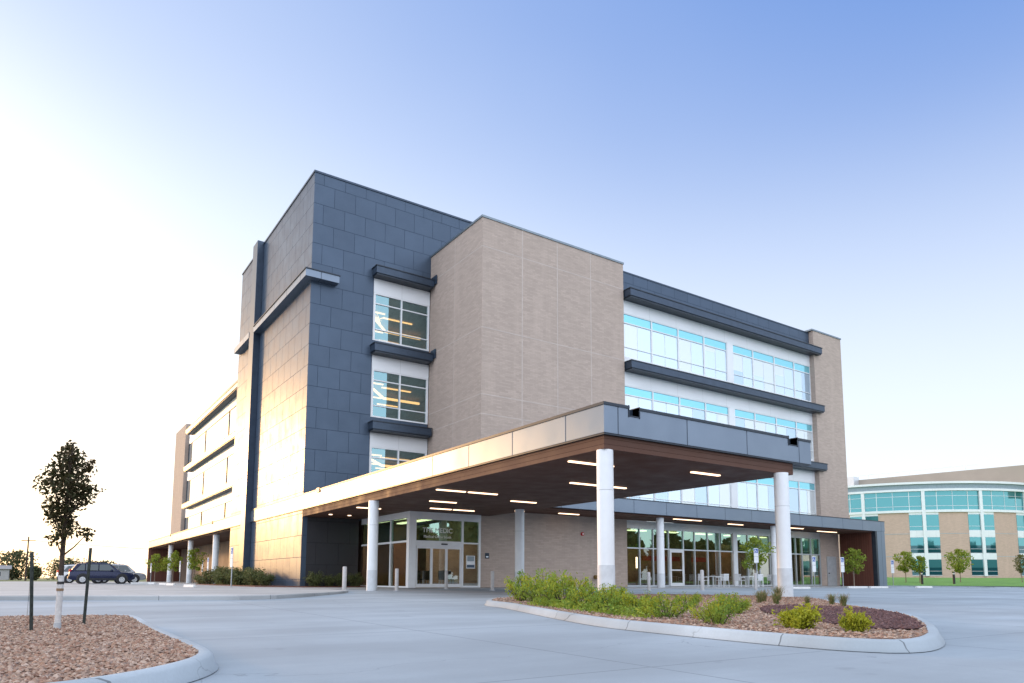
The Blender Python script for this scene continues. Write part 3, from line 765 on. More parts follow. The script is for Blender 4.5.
# canopy: silver fascia, brown soffit slab
ZF0, ZF1 = 4.46, 5.31
CX0, CX1, CY0, CYE = 12.66, 22.2, 14.28, 104.5
def fascia_left(b):
    b.box(CX0, CX0+0.25, CY0, 51.88, ZF0, ZF1-0.08, 'silver'); b.box(CX0, CX0+0.25, 53.22, CYE, ZF0, ZF1-0.08, 'silver')
    b.box(CX0-0.03, CX0+0.3, CY0, 51.88, ZF1-0.08, ZF1, 'coping'); b.box(CX0-0.03, CX0+0.3, 53.22, CYE, ZF1-0.08, ZF1, 'coping')
    b.box(CX0+0.02, CX0+0.25, CY0+.02, 51.88, ZF0-0.05, ZF0, 'coping'); b.box(CX0+0.02, CX0+0.25, 53.22, CYE, ZF0-0.05, ZF0, 'coping')
P('fascia', fascia_left)
def fascia_front(b):
    cuts = [(CX0+0.25, 13.6), (13.98, 20.95), (21.42, CX1)]
    b.box(CX0+0.25, CX1, CY0, CY0+0.25, ZF0, ZF1-0.30, 'silver')
    for x0, x1 in cuts:
        b.box(x0, x1, CY0, CY0+0.25, ZF1-0.30, ZF1-0.08, 'silver')
    b.box(CX0-.03, 13.6, CY0-0.03, CY0, ZF1-0.08, ZF1, 'coping')
    for x0, x1 in cuts: b.box(x0, x1, CY0-.03 if x0 > 13 else CY0, CY0+0.3, ZF1-0.08, ZF1, 'coping')
    b.box(CX0+.25, CX1, CY0+.02, CY0+0.25, ZF0-0.05, ZF0, 'coping')
P('fascia', fascia_front)
P('fascia', lambda b: (b.box(CX1-0.25, CX1, CY0+0.25, 31.05, ZF0, ZF1-.08, 'silver'), b.box(CX1-0.3, CX1+0.03, CY0+0.3, 31.02, ZF1-.08, ZF1, 'coping')))
LCX1 = 58.2
P('fascia', lambda b: (b.box(CX1, LCX1, 31.05, 31.3, ZF0, ZF1-.05, 'silver'), b.box(CX1+.04, LCX1+.02, 31.02, 31.35, ZF1-.05, ZF1, 'coping')))
for (x0, x1) in ((13.6, 13.98), (20.95, 21.42)):
    P('scupper', lambda b: (b.box(x0+.02, x1-.02, CY0-0.02, CY0+0.5, ZF1-0.30, ZF1-0.27, 'coping'), b.box(x0-.03, x0+.0, CY0-.02, CY0+.5, ZF1-0.32, ZF1+.02, 'coping'), b.box(x1, x1+.03, CY0-.02, CY0+.5, ZF1-0.32, ZF1+.02, 'coping'), b.box(x0, x1, CY0+.25, CY0+.3, ZF1-0.27, ZF1-.02, 'ledge')))
for y in (37.3, 64.6, 86.7):
    P('scupper', lambda b: b.box(CX0-0.06, CX0+0.3, y, y+0.5, ZF1-0.20, ZF1+0.06, 'coping'))
def soffit(b):
    b.box(12.76, 21.3, 14.4, 31.1, 4.03, ZF0-0.052, 'wood')
    b.box(12.76, BX0+.6, 31.1, 40.48, 4.03, ZF0-0.052, 'wood')
P('soffit', soffit)
P('canopy_roof', lambda b: (b.box(CX0+.25, CX1-.25, CY0+.25, 40.45, ZF0-0.05, ZF0+0.1, 'coping'),))
P('soffit', lambda b: (b.box(21.32, 57.0, 31.3, 34.1, 4.36, 4.5, 'wood'), b.box(21.3, 22.0, 14.55, 31.28, 4.40, 4.41, 'coping')))
P('canopy_roof', lambda b: b.box(CX1+.1, LCX1, 31.3, 34.1, 4.5, 4.62, 'coping'))
P('soffit', lambda b: (b.box(12.95, 16.9, 58.4, 104.2, 4.3, 4.42, 'wood'),))
P('canopy_roof', lambda b: b.box(12.95, 16.9, 58.4, 104.2, 4.43, 4.55, 'coping'))
# columns
def column(x, y, r, ztop, zbase, wide=0.55):
    c = P('column', lambda b: b.tube([(x, y, 0.85), (x, y, ztop)], r, 'column', 32), smooth=True)
    P('column_base', lambda b: b.tube([(x, y, zbase), (x, y, 0.85)], r+0.006, 'colfoot', 32), c, smooth=True)
    P('column_joint', lambda b: b.tube([(x, y, ztop*0.72), (x, y, ztop*0.72+0.012)], r+0.004, 'colbase', 32), c, smooth=True)
column(12.98, 14.62, 0.235, 4.03, -0.3)
column(20.62, 14.40, 0.235, 4.03, -0.35)
column(12.85, 30.4, 0.235, 4.03, -0.2)
column(20.60, 29.8, 0.24, 4.03, -0.2)
column(32.76, 31.75, 0.24, 4.36, -0.2)
column(44.35, 31.75, 0.24, 4.36, -0.2)
for y in (66.4, 78.4, 90.8): column(13.35, y, 0.26, 4.3, -0.2)
P('end_wall', lambda b: (b.box(CX0, 17, 104.2, 104.5, 0, 4.45, 'brownwall'),))
# right end wall of the low canopy
P('end_wall', lambda b: b.box(56.6, 57.0, 31.4, 34.1, -0.1, 4.36, 'brownwall'), label='dark brown boarded end wall')
P('end_fin', lambda b: (b.box(57.0, LCX1, 31.08, 34.1, -0.15, ZF0-.002, 'silver'), b.box(56.75, 57.0, 31.06, 31.4, -.15, ZF0-.002, 'coping')))
# soffit lights
LIGHTS = [((13.18,24.9),(14.5,24.9)),((14.66,24.9),(16.05,24.9)),((14.89,28.78),(16.27,28.78)),((16.47,31.75),(17.66,31.75)),((17.8,31.75),(19.03,31.75)),((17.91,26.6),(19.31,26.6)),((20.7,30.35),(21.25,30.35)),((13.23,16.52),(15.0,16.52)),((16.28,20.25),(19.04,20.25)),((17.9,15.87),(19.27,15.87)),((13.28,33.53),(14.55,33.53))]
for (a, c) in LIGHTS:
    P('soffit_lamp', lambda b: b.box(a[0], c[0], a[1]-0.06, a[1]+0.06, 3.99, 4.028, 'lamp'))
for x0, x1, y in ((25.56,27.07,32.9),(33.9,36.5,31.65),(40.03,41.59,32.3),(46.6,48.3,32.0),(51.59,54.2,32.9)):
    P('soffit_lamp', lambda b: b.box(x0, x1, y-0.06, y+0.06, 4.32, 4.358, 'lamp'))
for x in (13.6, 14.7):
    P('downlight', lambda b: b.tube([(x, 38.2, 4.0), (x, 38.2, 4.03)], 0.1, 'lamp', 14))
# scattered real light from the soffit strips
def area(name, x, y, z, sx, sy, e):
    l = bpy.data.lights.new(name, 'AREA'); l.shape = 'RECTANGLE'; l.size = sx; l.size_y = sy; l.energy = e; l.color = (1.0, 0.70, 0.45)
    o = bpy.data.objects.new(name, l); COL.objects.link(o); o.location = (x-BL[0], y-BL[1], z); o.parent = B

# entrance vestibule
VX0, VX1, VY = 16.32, 20.745, 33.82
P('vestibule_header', lambda b: (b.box(VX0, VX1, VY, VY+0.3, 3.70, 4.03, 'whitemetal'), b.box(VX0, VX0+0.25, VY+0.3, 40.4, 3.70, 4.03, 'whitemetal')))
P('corner_post', lambda b: (b.box(VX0, VX0+0.42, VY, VY+0.25, 0, 3.70, 'whitemetal'),))
def vest_frame(b):
    z2, z1 = 3.70, 2.42
    b.box(19.52, 19.64, VY+.02, VY+.2, 0, z2, 'whitemetal'); b.box(VX1-0.12, VX1, VY+.02, VY+.2, 0, z2, 'whitemetal')
    b.box(VX0+.42, 19.52, VY+.02, VY+.2, 2.22, 2.50, 'whitemetal'); b.box(19.64, VX1-.12, VY+.03, VY+.2, z1-.03, z1+.05, 'whitemetal')
    b.box(VX0+.42, 19.52, VY+.02, VY+.2, z2-.06, z2-.001, 'whitemetal'); b.box(19.64, VX1-.12, VY+.03, VY+.2, 0, 0.1, 'whitemetal')
    b.box(19.64, VX1-.12, VY+.03, VY+.2, z2-.06, z2-.001, 'whitemetal')
vf = P('entrance_frame', vest_frame)
P('pane', lambda b: (b.box(VX0+.42, 19.52, VY+.09, VY+.11, 2.50, 3.64, 'glass'), b.box(19.64, VX1-.12, VY+.09, VY+.11, 2.47, 3.64, 'glass'), b.box(19.64, VX1-.12, VY+.09, VY+.11, 0.1, 2.39, 'glasslow')), vf)
for k in range(3):
    x0 = 16.78 + k*0.905; x1 = x0+0.90
    d = P('sliding_door', lambda b: (b.box(x0, x0+.07, VY+.04, VY+.1, 0.02, 2.215, 'whitemetal'), b.box(x1-.07, x1, VY+.04, VY+.1, 0.02, 2.215, 'whitemetal'), b.box(x0+.07, x1-.07, VY+.04, VY+.1, 2.08, 2.215, 'whitemetal'), b.box(x0+.07, x1-.07, VY+.04, VY+.1, 0.02, 0.2, 'whitemetal')))
    P('pane', lambda b: b.box(x0+.07, x1-.07, VY+.06, VY+.08, 0.2, 2.08, 'glasslow'), d)
P('door_sensor', lambda b: b.box(18.25, 18.6, VY-.05, VY+.02, 2.30, 2.37, 'black'))
P('poster', lambda b: (b.box(19.85, 20.4, VY+.06, VY+.07, 1.05, 1.75, 'signwhite'), b.box(19.88, 20.37, VY+.055, VY+.06, 1.09, 1.25, 'ledge'), b.box(19.9, 20.35, VY+.056, VY+.06, 1.45, 1.72, 'panepale')))
# side of the vestibule
ys = [VY+.25, 36.2, 38.6, 40.4]
for k in range(3):
    y0, y1 = ys[k], ys[k+1]
    w = P('window', lambda b: (b.box(VX0+.02, VX0+.2, y0, y0+.1, 0, 3.70, 'whitemetal'), b.box(VX0+.03, VX0+.2, y0+.1, y1, 2.40, 2.50, 'whitemetal'), b.box(VX0+.03, VX0+.2, y0+.1, y1, 0, .08, 'whitemetal')))
    P('pane', lambda b: (b.box(VX0+.09, VX0+.11, y0+.1, y1, 2.50, 3.70, 'glass'), b.box(VX0+.09, VX0+.11, y0+.1, y1, .08, 2.40, 'glasslow')), w)
# lobby behind the vestibule
P('lobby', lambda b: (b.box(VX0+.3, 34, 46, 46.1, 0, 4.0, 'interior'), b.box(VX0+.3, BX0+.3, VY+.3, 46, 3.98, 4.02, 'interior_ceiling'), b.box(VX0+.3, BX0+.3, VY+.25, 46, -0.02, 0.0, 'interior_floor'),
    b.box(VX0+.3, VX0+.5, TY+.31, 46, 0, 3.98, 'interior_dark'), b.box(19.0, 20.7, 41.5, 41.6, 0, 3.98, 'orangewall')))
P('ceiling_lamp', lambda b: (b.box(17.3, 17.7, 35.5, 45.0, 3.9, 3.96, 'lampsoft'), b.box(18.9, 19.3, 35.5, 41.0, 3.9, 3.96, 'lampsoft')))
P('wall_lamp', lambda b: b.box(17.05, 17.16, 37.7, 37.76, 1.55, 2.0, 'lampsoft'))
def lobby_chairs(b):
    for x, y in ((18.0, 37.0), (18.5, 37.2), (19.0, 37.0), (19.9, 36.8), (20.3, 36.8)):
        b.box(x, x+.42, y, y+.42, .40, .47, 'furn'); b.box(x, x+.42, y+.38, y+.44, .47, .95, 'furn')
        for dx in (.02, .36):
            for dy in (.02, .36): b.box(x+dx, x+dx+.04, y+dy, y+dy+.04, 0, .4, 'alu')
P('lobby_chair_row', lobby_chairs)

# lettering on the transom pane
def text_part(name, body, x, z, size, mat, y, parent, ext=0.004):
    cu = bpy.data.curves.new(name, 'FONT'); cu.body = body; cu.size = size; cu.align_x = 'CENTER'; cu.extrude = ext
    tmp = bpy.data.objects.new('tmp', cu); COL.objects.link(tmp)
    dg = bpy.context.evaluated_depsgraph_get(); dg.update()
    me = bpy.data.meshes.new_from_object(tmp.evaluated_get(dg))
    bpy.data.objects.remove(tmp)
    me.materials.clear(); me.materials.append(M[mat]); me.name = name
    o = bpy.data.objects.new(name, me); COL.objects.link(o)
    o.rotation_euler = (pi/2, 0, 0); w = parent['_w'] if '_w' in parent.keys() else (0, 0, 0)
    o.location = (x-w[0], y-w[1], z-w[2]); o.parent = parent
    return o
text_part('lettering', 'THE MEDIC', 18.05, 2.95, 0.36, 'lettering', VY+.08, B)
text_part('lettering', 'Medical Office South', 18.05, 2.66, 0.20, 'lettering', VY+.08, B)

# storefront
SY = 34.2
P('storefront_header', lambda b: b.box(32.12, 53.9, SY, SY+.25, 3.90, 4.36, 'alu'))
sx = [32.15,33.38,34.64,36.12,37.58,38.74,40.11,41.41,42.87,43.32,44.6,45.98,47.27,48.6,49.7,50.6,51.42,52.65,53.9]
def mull(b):
    for x in sx:
        if x in (42.87, 43.32): continue
        b.box(x-.035, x+.035, SY+.02, SY+.2, 0, 3.90, 'alu')
    for i in range(len(sx)-1):
        if sx[i] in (42.87,): continue
        x0 = sx[i]+.035; x1 = sx[i+1]-.035
        b.box(x0, x1, SY+.03, SY+.19, 2.50, 2.58, 'alu')
        b.box(x0, x1, SY+.03, SY+.19, 3.84, 3.899, 'alu')
        if i != 3: b.box(x0, x1, SY+.03, SY+.19, 0, .1, 'alu')
P('storefront_frame', mull)
P('pier', lambda b: b.box(42.87, 43.32, SY-.03, SY+.25, 0, 3.899, 'whitemetal'))
for i in range(len(sx)-1):
    if sx[i] == 42.87: continue
    x0 = sx[i]+.035; x1 = sx[i+1]-.035
    w = P('window', lambda b: b.box(x0, x1, SY+.09, SY+.11, 2.58, 3.84, 'glass'))
    if i != 3: P('lower_pane', lambda b: b.box(x0, x1, SY+.09, SY+.11, .1, 2.50, 'glasslow'), w)
d = P('glass_door', lambda b: (b.box(36.17, 36.32, SY-.02, SY+.06, 0.02, 2.495, 'whitemetal'), b.box(37.40, 37.545, SY-.02, SY+.06, 0.02, 2.495, 'whitemetal'), b.box(36.32, 37.40, SY-.02, SY+.06, 2.33, 2.495, 'whitemetal'), b.box(36.32, 37.40, SY-.02, SY+.06, .02, .25, 'whitemetal'), b.box(36.32, 37.40, SY-.02, SY+.06, 1.08, 1.16, 'whitemetal')))
P('pane', lambda b: b.box(36.32, 37.40, SY+.01, SY+.03, .25, 2.33, 'glasslow'), d)
P('handle', lambda b: b.tube([(37.3, SY-.08, .85), (37.3, SY-.08, 1.4)], .02, 'alu', 8), d)
P('sill_kerb', lambda b: b.box(32, 54, SY-.25, SY+.25, -0.2, -0.001, 'kerb'))
# room behind the storefront
P('cafe_room', lambda b: (b.box(32.0, 54, 41, 41.1, 0, 4.3, 'interior'), b.box(32, 54, SY+.3, 41, 4.2, 4.25, 'interior_ceiling'), b.box(32, 54, SY+.25, 41, -.03, -.005, 'interior_floor'),
    b.box(34.8, 36.2, 38.5, 38.6, 0, 3.2, 'orangewall'), b.box(46.5, 49, 39, 39.1, 0, 3.4, 'orangewall'), b.box(38.2, 45.5, 38.9, 39.0, 1.9, 2.25, 'redaccent'), b.box(38.2, 45.5, 38.6, 39.4, 0, 1.0, 'interior_dark'),
    b.box(50, 54, 36.2, 36.3, 0, 4.2, 'interior_dark'), b.box(40.3, 40.9, 36.5, 37.1, 0, 4.2, 'interior_dark')))
for x0 in (33.0, 36.2, 39.6, 43.5, 47.0, 50.5):
    for y0 in (36.0, 38.0):
        P('ceiling_lamp', lambda b: b.box(x0, x0+1.6, y0, y0+.45, 4.05, 4.12, 'lampsoft'))
P('wall_lamp', lambda b: b.box(36.5, 36.6, 37.8, 37.86, 1.3, 2.1, 'lampsoft'))
P('brick_wall', lambda b: b.box(53.95, 56.6, SY, SY+.3, 0, 4.36, 'brick'))
d = P('service_door', lambda b: (b.box(54.8, 55.95, SY-.04, SY-.002, 0, 2.35, 'greydoor'), b.box(54.72, 54.8, SY-.06, SY-.002, 0, 2.43, 'greydoor'), b.box(55.95, 56.03, SY-.06, SY-.002, 0, 2.43, 'greydoor'), b.box(54.8, 55.95, SY-.06, SY-.002, 2.35, 2.43, 'greydoor')))
P('handle', lambda b: b.box(54.88, 55.0, SY-.09, SY-.04, 1.0, 1.08, 'black'), d)
P('lower_wall', lambda b: b.box(24.0, 32.1, 41, 41.3, 0, 4.3, 'interior'))
# arcade glazing of the left wing
P('arcade_wall', lambda b: (b.box(LX, LX+.2, 70, 104.1, 0, 4.3, 'interior_dark'), b.box(13.05, LX, TYE-.0, TYE+.0+.01, 3.9, 4.3, 'slate')))
for k in range(6):
    y0 = 58.45+k*1.9
    w = P('window', lambda b: (b.box(LX-.02, LX+.12, y0, y0+.1, 0, 4.3, 'alu'), b.box(LX-.02, LX+.12, y0+.1, y0+1.9, 2.7, 2.8, 'alu'), b.box(LX-.02, LX+.12, y0+.1, y0+1.9, 0, .25, 'alu')))
    P('pane', lambda b: b.box(LX+.04, LX+.06, y0+.1, y0+1.9, .25, 2.7, 'paneleft'), w)
    P('upper_pane', lambda b: b.box(LX+.04, LX+.06, y0+.1, y0+1.9, 2.8, 4.3, 'paneteal'), w)

# ================================================================== CURVED BUILDING
latv = Vector((cos(YAW), -sin(YAW), 0)); fv = Vector((sin(YAW), cos(YAW), 0))
CC = latv*91 + fv*172.0; RR = 32.0; ZB = 0.1
ZK = 0.985
C2 = world_thing('curved_building', 'distant curved brick office block with teal ribbon windows beyond the lawn', 'building', (CC.x, CC.y, 0.0))
def cyl(phi, r, z):
    p = CC + latv*(sin(phi)*r) - fv*(cos(phi)*r); return (p.x, p.y, z)
def arc(b, p0, p1, r0, r1, z0, z1, mat, n=None):
    n = n or max(2, int(abs(p1-p0)/radians(2.5))+1)
    vs = []; 
    for i in range(n+1):
        a = p0+(p1-p0)*i/n
        vs += [cyl(a, r0, z0), cyl(a, r1, z0), cyl(a, r1, z1), cyl(a, r0, z1)]
    fs = []
    for i in range(n):
        o = i*4
        for k in range(4): fs.append((o+k, o+4+k, o+4+(k+1) % 4, o+(k+1) % 4))
    fs += [(0, 1, 2, 3), (n*4+3, n*4+2, n*4+1, n*4)]
    b.add(vs, fs, mat)
def Q(name, fn, parent=None, smooth=False):
    b = MB(); fn(b); b.v = [Vector((v.x, v.y, v.z*ZK+1.05 if v.z > 0.01 else -0.5)) for v in b.v]; o = b.build(name, parent or C2, smooth); o['_w'] = (CC.x, CC.y, 0.0)
    bm = bmesh.new(); bm.from_mesh(o.data); bmesh.ops.recalc_face_normals(bm, faces=bm.faces[:]); bm.to_mesh(o.data); bm.free()
    return o
PH0, PH1 = radians(-75), radians(75)
Q('brick_wall', lambda b: arc(b, PH0, PH1, RR-.4, RR, 0, 13.3, 'brick_far'))
Q('brick_band', lambda b: [arc(b, PH0, PH1, RR, RR+.03, z, z+.12, 'colbase') for z in (4.2, 8.8)])
Q('white_band', lambda b: arc(b, PH0, PH1, RR-.3, RR+.25, 13.2, 13.7, 'white'))
Q('ribbon_backing', lambda b: arc(b, PH0, PH1, RR-.6, RR-.3, 13.7, 17.6, 'panefardark'))
Q('cornice', lambda b: (arc(b, PH0, PH1, RR-.3, RR+.35, 17.55, 18.0, 'white'), arc(b, PH0, PH1, RR-.3, RR+.2, 18.0, 19.0, 'bandgrey'), arc(b, PH0, PH1, RR-.3, RR+.5, 19.0, 19.45, 'white')))
Q('roof', lambda b: arc(b, PH0, PH1, 0.5, RR-.3, 18.8, 19.0, 'farroof'))
pitch = radians(19.4)
for k in range(-3, 4):
    pc = radians(3.2)+k*pitch
    hw = radians(4.75); mc = radians(0.55)
    Q('white_pier', lambda b: (arc(b, pc-mc, pc+mc, RR-.2, RR+.30, 0.3, 17.55, 'whitemetal', 2),))
    for sgn in (-1, 1):
        a0, a1 = (pc-hw, pc-mc) if sgn < 0 else (pc+mc, pc+hw)
        for (z0, z1) in ((9.55, 12.7), (4.95, 8.1), (0.5, 3.6)):
            w = Q('window', lambda b: (arc(b, a0, a1, RR-.1, RR+.06, z0-.12, z0, 'alu', 2), arc(b, a0, a1, RR-.1, RR+.07, z0+.75, z0+.82, 'alu', 2), arc(b, a0, a1, RR-.1, RR+.06, z1, z1+.08, 'alu', 2)))
            Q('pane', lambda b: arc(b, a0, a1, RR-.2, RR+.04, z0, z1, 'panefar' if z0 > 9 else 'panefardark', 2), w)
            if z0 < 9: Q('upper_pane', lambda b: arc(b, a0, a1, RR-.2, RR+.045, z0+1.5, z1, 'panefar', 2), w)
        for zz, z2 in ((12.78, 13.2), (8.18, 9.43), (3.68, 4.83)):
            Q('spandrel', lambda b: arc(b, a0, a1, RR-.1, RR+.08, zz+.002, z2, 'white', 2))
    w = Q('ribbon_window', lambda b: (arc(b, pc+mc, pc+pitch-mc, RR-.25, RR+.02, 14.45, 14.53, 'alu'), arc(b, pc+mc, pc+pitch-mc, RR-.25, RR+.02, 16.5, 16.58, 'alu'),
        [arc(b, pc+f*pitch-.0016, pc+f*pitch+.0016, RR-.25, RR+.03, 13.7, 17.55, 'whitemetal', 2) for f in (.23, .77)], arc(b, pc+.5*pitch-.0012, pc+.5*pitch+.0012, RR-.25, RR+.01, 13.7, 17.55, 'alu', 2)))
    Q('pane', lambda b: arc(b, pc+mc, pc+pitch-mc, RR-.25, RR-.02, 13.7, 17.54, 'panefar'), w)
def pent(b):
    p0 = latv*83+fv*170; p1 = latv*125+fv*128; back = Vector((0, 0, 0))+fv*40+latv*30
    d = (p1-p0).normalized()
    q = [(p0.x, p0.y), (p1.x, p1.y), ((p1+back).x, (p1+back).y), ((p0+back).x, (p0+back).y)]
    b.prism(q, 18.9, 23.9, 'farroof')
Q('penthouse', pent)
def rail(b):
    p0 = latv*83.5+fv*170; p1 = latv*101+fv*152.5
    a = Vector((0, 0, 25.0)); b.tube([p0+a, p1+a], .05, 'whitemetal', 5)
    for i in range(12):
        q = p0.lerp(p1, i/11); b.tube([q+Vector((0,0,23.8)), q+a], .04, 'whitemetal', 5)
    q = p0 - latv*1.5; b.box(q.x-1.2, q.x+1.2, q.y-1, q.y+1, 18.9, 24.6, 'alu')
Q('roof_rail', rail)
def sidewing(b):
    p = latv*69+fv*152
    q = [p, p+latv*12, p+latv*12+fv*25, p+fv*25]
    b.prism([(v.x, v.y) for v in q], 0, 18.6, 'brick_far')
Q('side_wing', sidewing)

# ================================================================== STREET FURNITURE
def make_bollard():
    o = thing('bollard', 'x', 'bollard', (0, 0, 0), 'concrete bollards round the entrance')
    b = MB(); b.tube([(0,0,0.02),(0,0,.94),(0,0,.97)], [.085,.085,.065], 'bollard', 18); b.build('post', o, True)
    b = MB(); b.tube([(0,0,-.1),(0,0,.03)], .13, 'colbase', 18); b.build('base', o, True)
    return o
bol = make_bollard()
bl = [((11.63,30.6),'bright grey bollard standing before the charcoal wall, left of the white column',1.12),
      ((13.85,29.9),'grey bollard just right of the white column, before the vestibule side glass',1.05),
      ((17.9,32.6),'grey bollard standing in front of the sliding entrance doors',1.0),
      ((18.84,29.6),'grey bollard before the brick wall just right of the entrance',0.98),
      ((23.8,31.7),'slim grey bollard half behind the shrubs, before the brick wall',0.85),
      ((28.7,31.8),'short grey bollard in front of the brick wall right of the fire pipe',0.7),
      ((27.24,27.3),'grey bollard before the left end of the storefront glass',1.0),
      ((30.4,26.4),'thick grey bollard in front of the white patio chairs',1.15),
      ((35.0,26.4),'grey bollard carrying the accessible parking sign by the patio tree',1.0)]
for i, ((x, y), lab, s) in enumerate(bl):
    c = bol if i == 0 else copy_tree(bol, (0,0,0), 0, lab)
    c.location = (x, y, zg(x, y)); c['label'] = lab; c.scale = (s if s > 1.1 else 1, s if s > 1.1 else 1, s)

# accessible parking signs
def iso_symbol(b, cx, cz, s, y, mat):
    b.tube([(cx-.05*s, y, cz+.36*s), (cx-.05*s, y-.004, cz+.36*s)], .085*s, mat, 12)
    b.box(cx-.10*s, cx-.0*s, y-.004, y, cz-.05*s, cz+.26*s, mat)
    b.box(cx-.0*s, cx+.2*s, y-.004, y, cz+.08*s, cz+.15*s, mat)
    b.box(cx-.0*s, cx+.22*s, y-.004, y, cz-.05*s, cz+.02*s, mat)
    b.add([(cx+.15*s,y-.004,cz-.05*s),(cx+.22*s,y-.004,cz-.05*s),(cx+.34*s,y-.004,cz-.32*s),(cx+.26*s,y-.004,cz-.34*s)], [(0,1,2,3)], mat)
    for k in range(14):
        a0 = radians(100)+k*radians(17); a1 = a0+radians(17)
        pts = [(cx-.02*s+cos(a)*r*s, y-.004, cz-.13*s+sin(a)*r*s) for a, r in ((a0,.22),(a1,.22),(a1,.29),(a0,.29))]
        b.add(pts, [(0,1,2,3)], mat)
def make_sign():
    o = thing('parking_sign', 'x', 'sign', (0,0,0), 'accessible parking signs round the building')
    b = MB(); b.tube([(0,0,-.1),(0,0,2.25)], .035, 'greysteel', 8); b.build('post', o, True)
    b = MB(); b.box(-.125,.125,-.055,-.04,1.62,2.25,'signwhite'); b.box(-.1,.1,-.058,-.0551,1.88,2.2,'bluesign'); pb = b.build('sign_panel', o)
    b = MB(); iso_symbol(b, -.02, 2.03, .28, -.0585, 'signwhite'); b.build('symbol', pb)
    b = MB(); b.box(-.125,.125,-.055,-.04,1.12,1.60,'signwhite'); b.build('lower_plate', o)
    return o
sg = make_sign()
sl_ = [((47.95,31.0,-.05), -.75, 'white accessible parking sign with blue symbol before the storefront end door'),
       ((51.0,30.6,-.05), -.75, 'white accessible parking sign beside the small tree at the brown wall'),
       ((62.2,32.7,-.02), -.75, 'white accessible parking sign on the lawn edge right of the grey end wall'),
       ((35.05,26.33,.62), -1.1, 'white accessible parking sign mounted on a bollard beside the patio tree'),
       ((11.77,93.6,-.02), -1.3, 'thin parking sign farthest along the shaded arcade, by its far end'),
       ((12.7,79.7,-.02), -1.3, 'thin parking sign between the far and middle arcade columns'),
       ((14.2,76.2,-.02), -1.3, 'thin parking sign behind the middle arcade column near the arcade trees'),
       ((12.6,65.3,-.02), -1.3, 'thin parking sign in front of the nearest arcade column'),
       ((9.42,42.3,-.02), -1.3, 'thin parking sign standing before the planting at the dark tower fin')]
for i, ((x, y, z), rz, lab) in enumerate(sl_):
    c = sg if i == 0 else copy_tree(sg, (x,y,z), rz, lab)
    c.location = (x, y, z); c.rotation_euler = (0, 0, rz); c['label'] = lab
    if i == 3: c.scale = (1, 1, .75)

# wheel stops
def wheel_stop(x, y, rz, lab, L=1.8):
    b = MB(); h = .14
    pts = [(-.085,0),(.085,0),(.06,h-.02),(.045,h),(-.045,h),(-.06,h-.02)]
    n = len(pts); vs = [(px_, -L/2, pz) for px_, pz in pts]+[(px_, L/2, pz) for px_, pz in pts]
    b.add(vs, [(i, (i+1) % n, n+(i+1) % n, n+i) for i in range(n)]+[tuple(range(n-1,-1,-1)), tuple(range(n,2*n))], 'stopwhite')
    o = b.build('wheel_stop', bevel=.01); bm = bmesh.new(); bm.from_mesh(o.data); bmesh.ops.recalc_face_normals(bm, faces=bm.faces[:]); bm.to_mesh(o.data); bm.free()
    o.location = (x, y, (zg(x, y)) if x > 20 else -.021); o.rotation_euler = (0, 0, rz)
    return tag(o, lab, 'wheel stop', 'white concrete wheel stops')
for x, y, rz, lab in ((7.8,66.5,pi/2,'white wheel stop farthest left, beside the parked blue car'),(8.1,63.5,.1,'white wheel stop just right of the farthest left one'),(8.0,57,.1,'white wheel stop of the middle left pair, farther from the camera'),(7.9,53,.1,'white wheel stop of the middle left pair, nearer the camera'),(7.2,42.0,.1,'large near white wheel stop nearest the tower planting')):
    wheel_stop(x, y, rz, lab)
for x, y, lab in ((40.9,27.6,'white wheel stop behind the right canopy column'),(48.6,28.1,'white wheel stop before the tree at the brown wall'),(51.4,28.1,'white wheel stop under the sign beside the brown wall tree'),(58.2,28.2,'white wheel stop in front of the lawn beside the end wall')):
    wheel_stop(x, y, pi/2 + .0, lab, 2.4)

# patio furniture
def make_table():
    o = thing('patio_table', 'x', 'table', (0,0,0), 'white patio tables before the storefront')
    b = MB(); b.tube([(0,0,.70),(0,0,.735)], .5, 'whitemetal', 20); b.build('tabletop', o, True)
    for k in range(4):
        a = k*pi/2+pi/4; b = MB(); b.tube([(.4*cos(a),.4*sin(a),0),(.36*cos(a),.36*sin(a),.70)], .022, 'whitemetal', 6); b.build('leg', o, True)
    return o
def make_chair():
    o = thing('patio_chair', 'x', 'chair', (0,0,0), 'white patio chairs before the storefront')
    b = MB(); b.box(-.24,.24,-.24,.24,.43,.46,'whitemetal'); b.build('seat', o, bevel=.01)
    b = MB()
    for k in range(5): b.box(-.22+k*.1,-.16+k*.1,.22,.25,.46,.86,'whitemetal')
    b.box(-.25,.25,.215,.255,.82,.88,'whitemetal'); b.build('backrest', o, bevel=.008)
    for sx_ in (-1, 1):
        b = MB(); b.tube([(sx_*.25,-.22,.66),(sx_*.25,.22,.66)], .018, 'whitemetal', 6); b.build('armrest', o, True)
        for sy_ in (-1, 1):
            b = MB(); b.tube([(sx_*.25,sy_*.24,0),(sx_*.23,sy_*.22,.66 if sy_ < 0 else .46)], .018, 'whitemetal', 6); b.build('leg', o, True)
    return o
tb = make_table(); ch = make_chair()
tz = -.019
for i, (x, y, lab) in enumerate(((38.3,32.3,'white round patio table behind the thick bollard'),(42.0,32.4,'white round patio table before the white storefront pier'),(45.6,32.3,'white round patio table under the patio tree'))):
    c = tb if i == 0 else copy_tree(tb, (0,0,0), 0, lab)
    c.location = (x, y, tz); c['label'] = lab
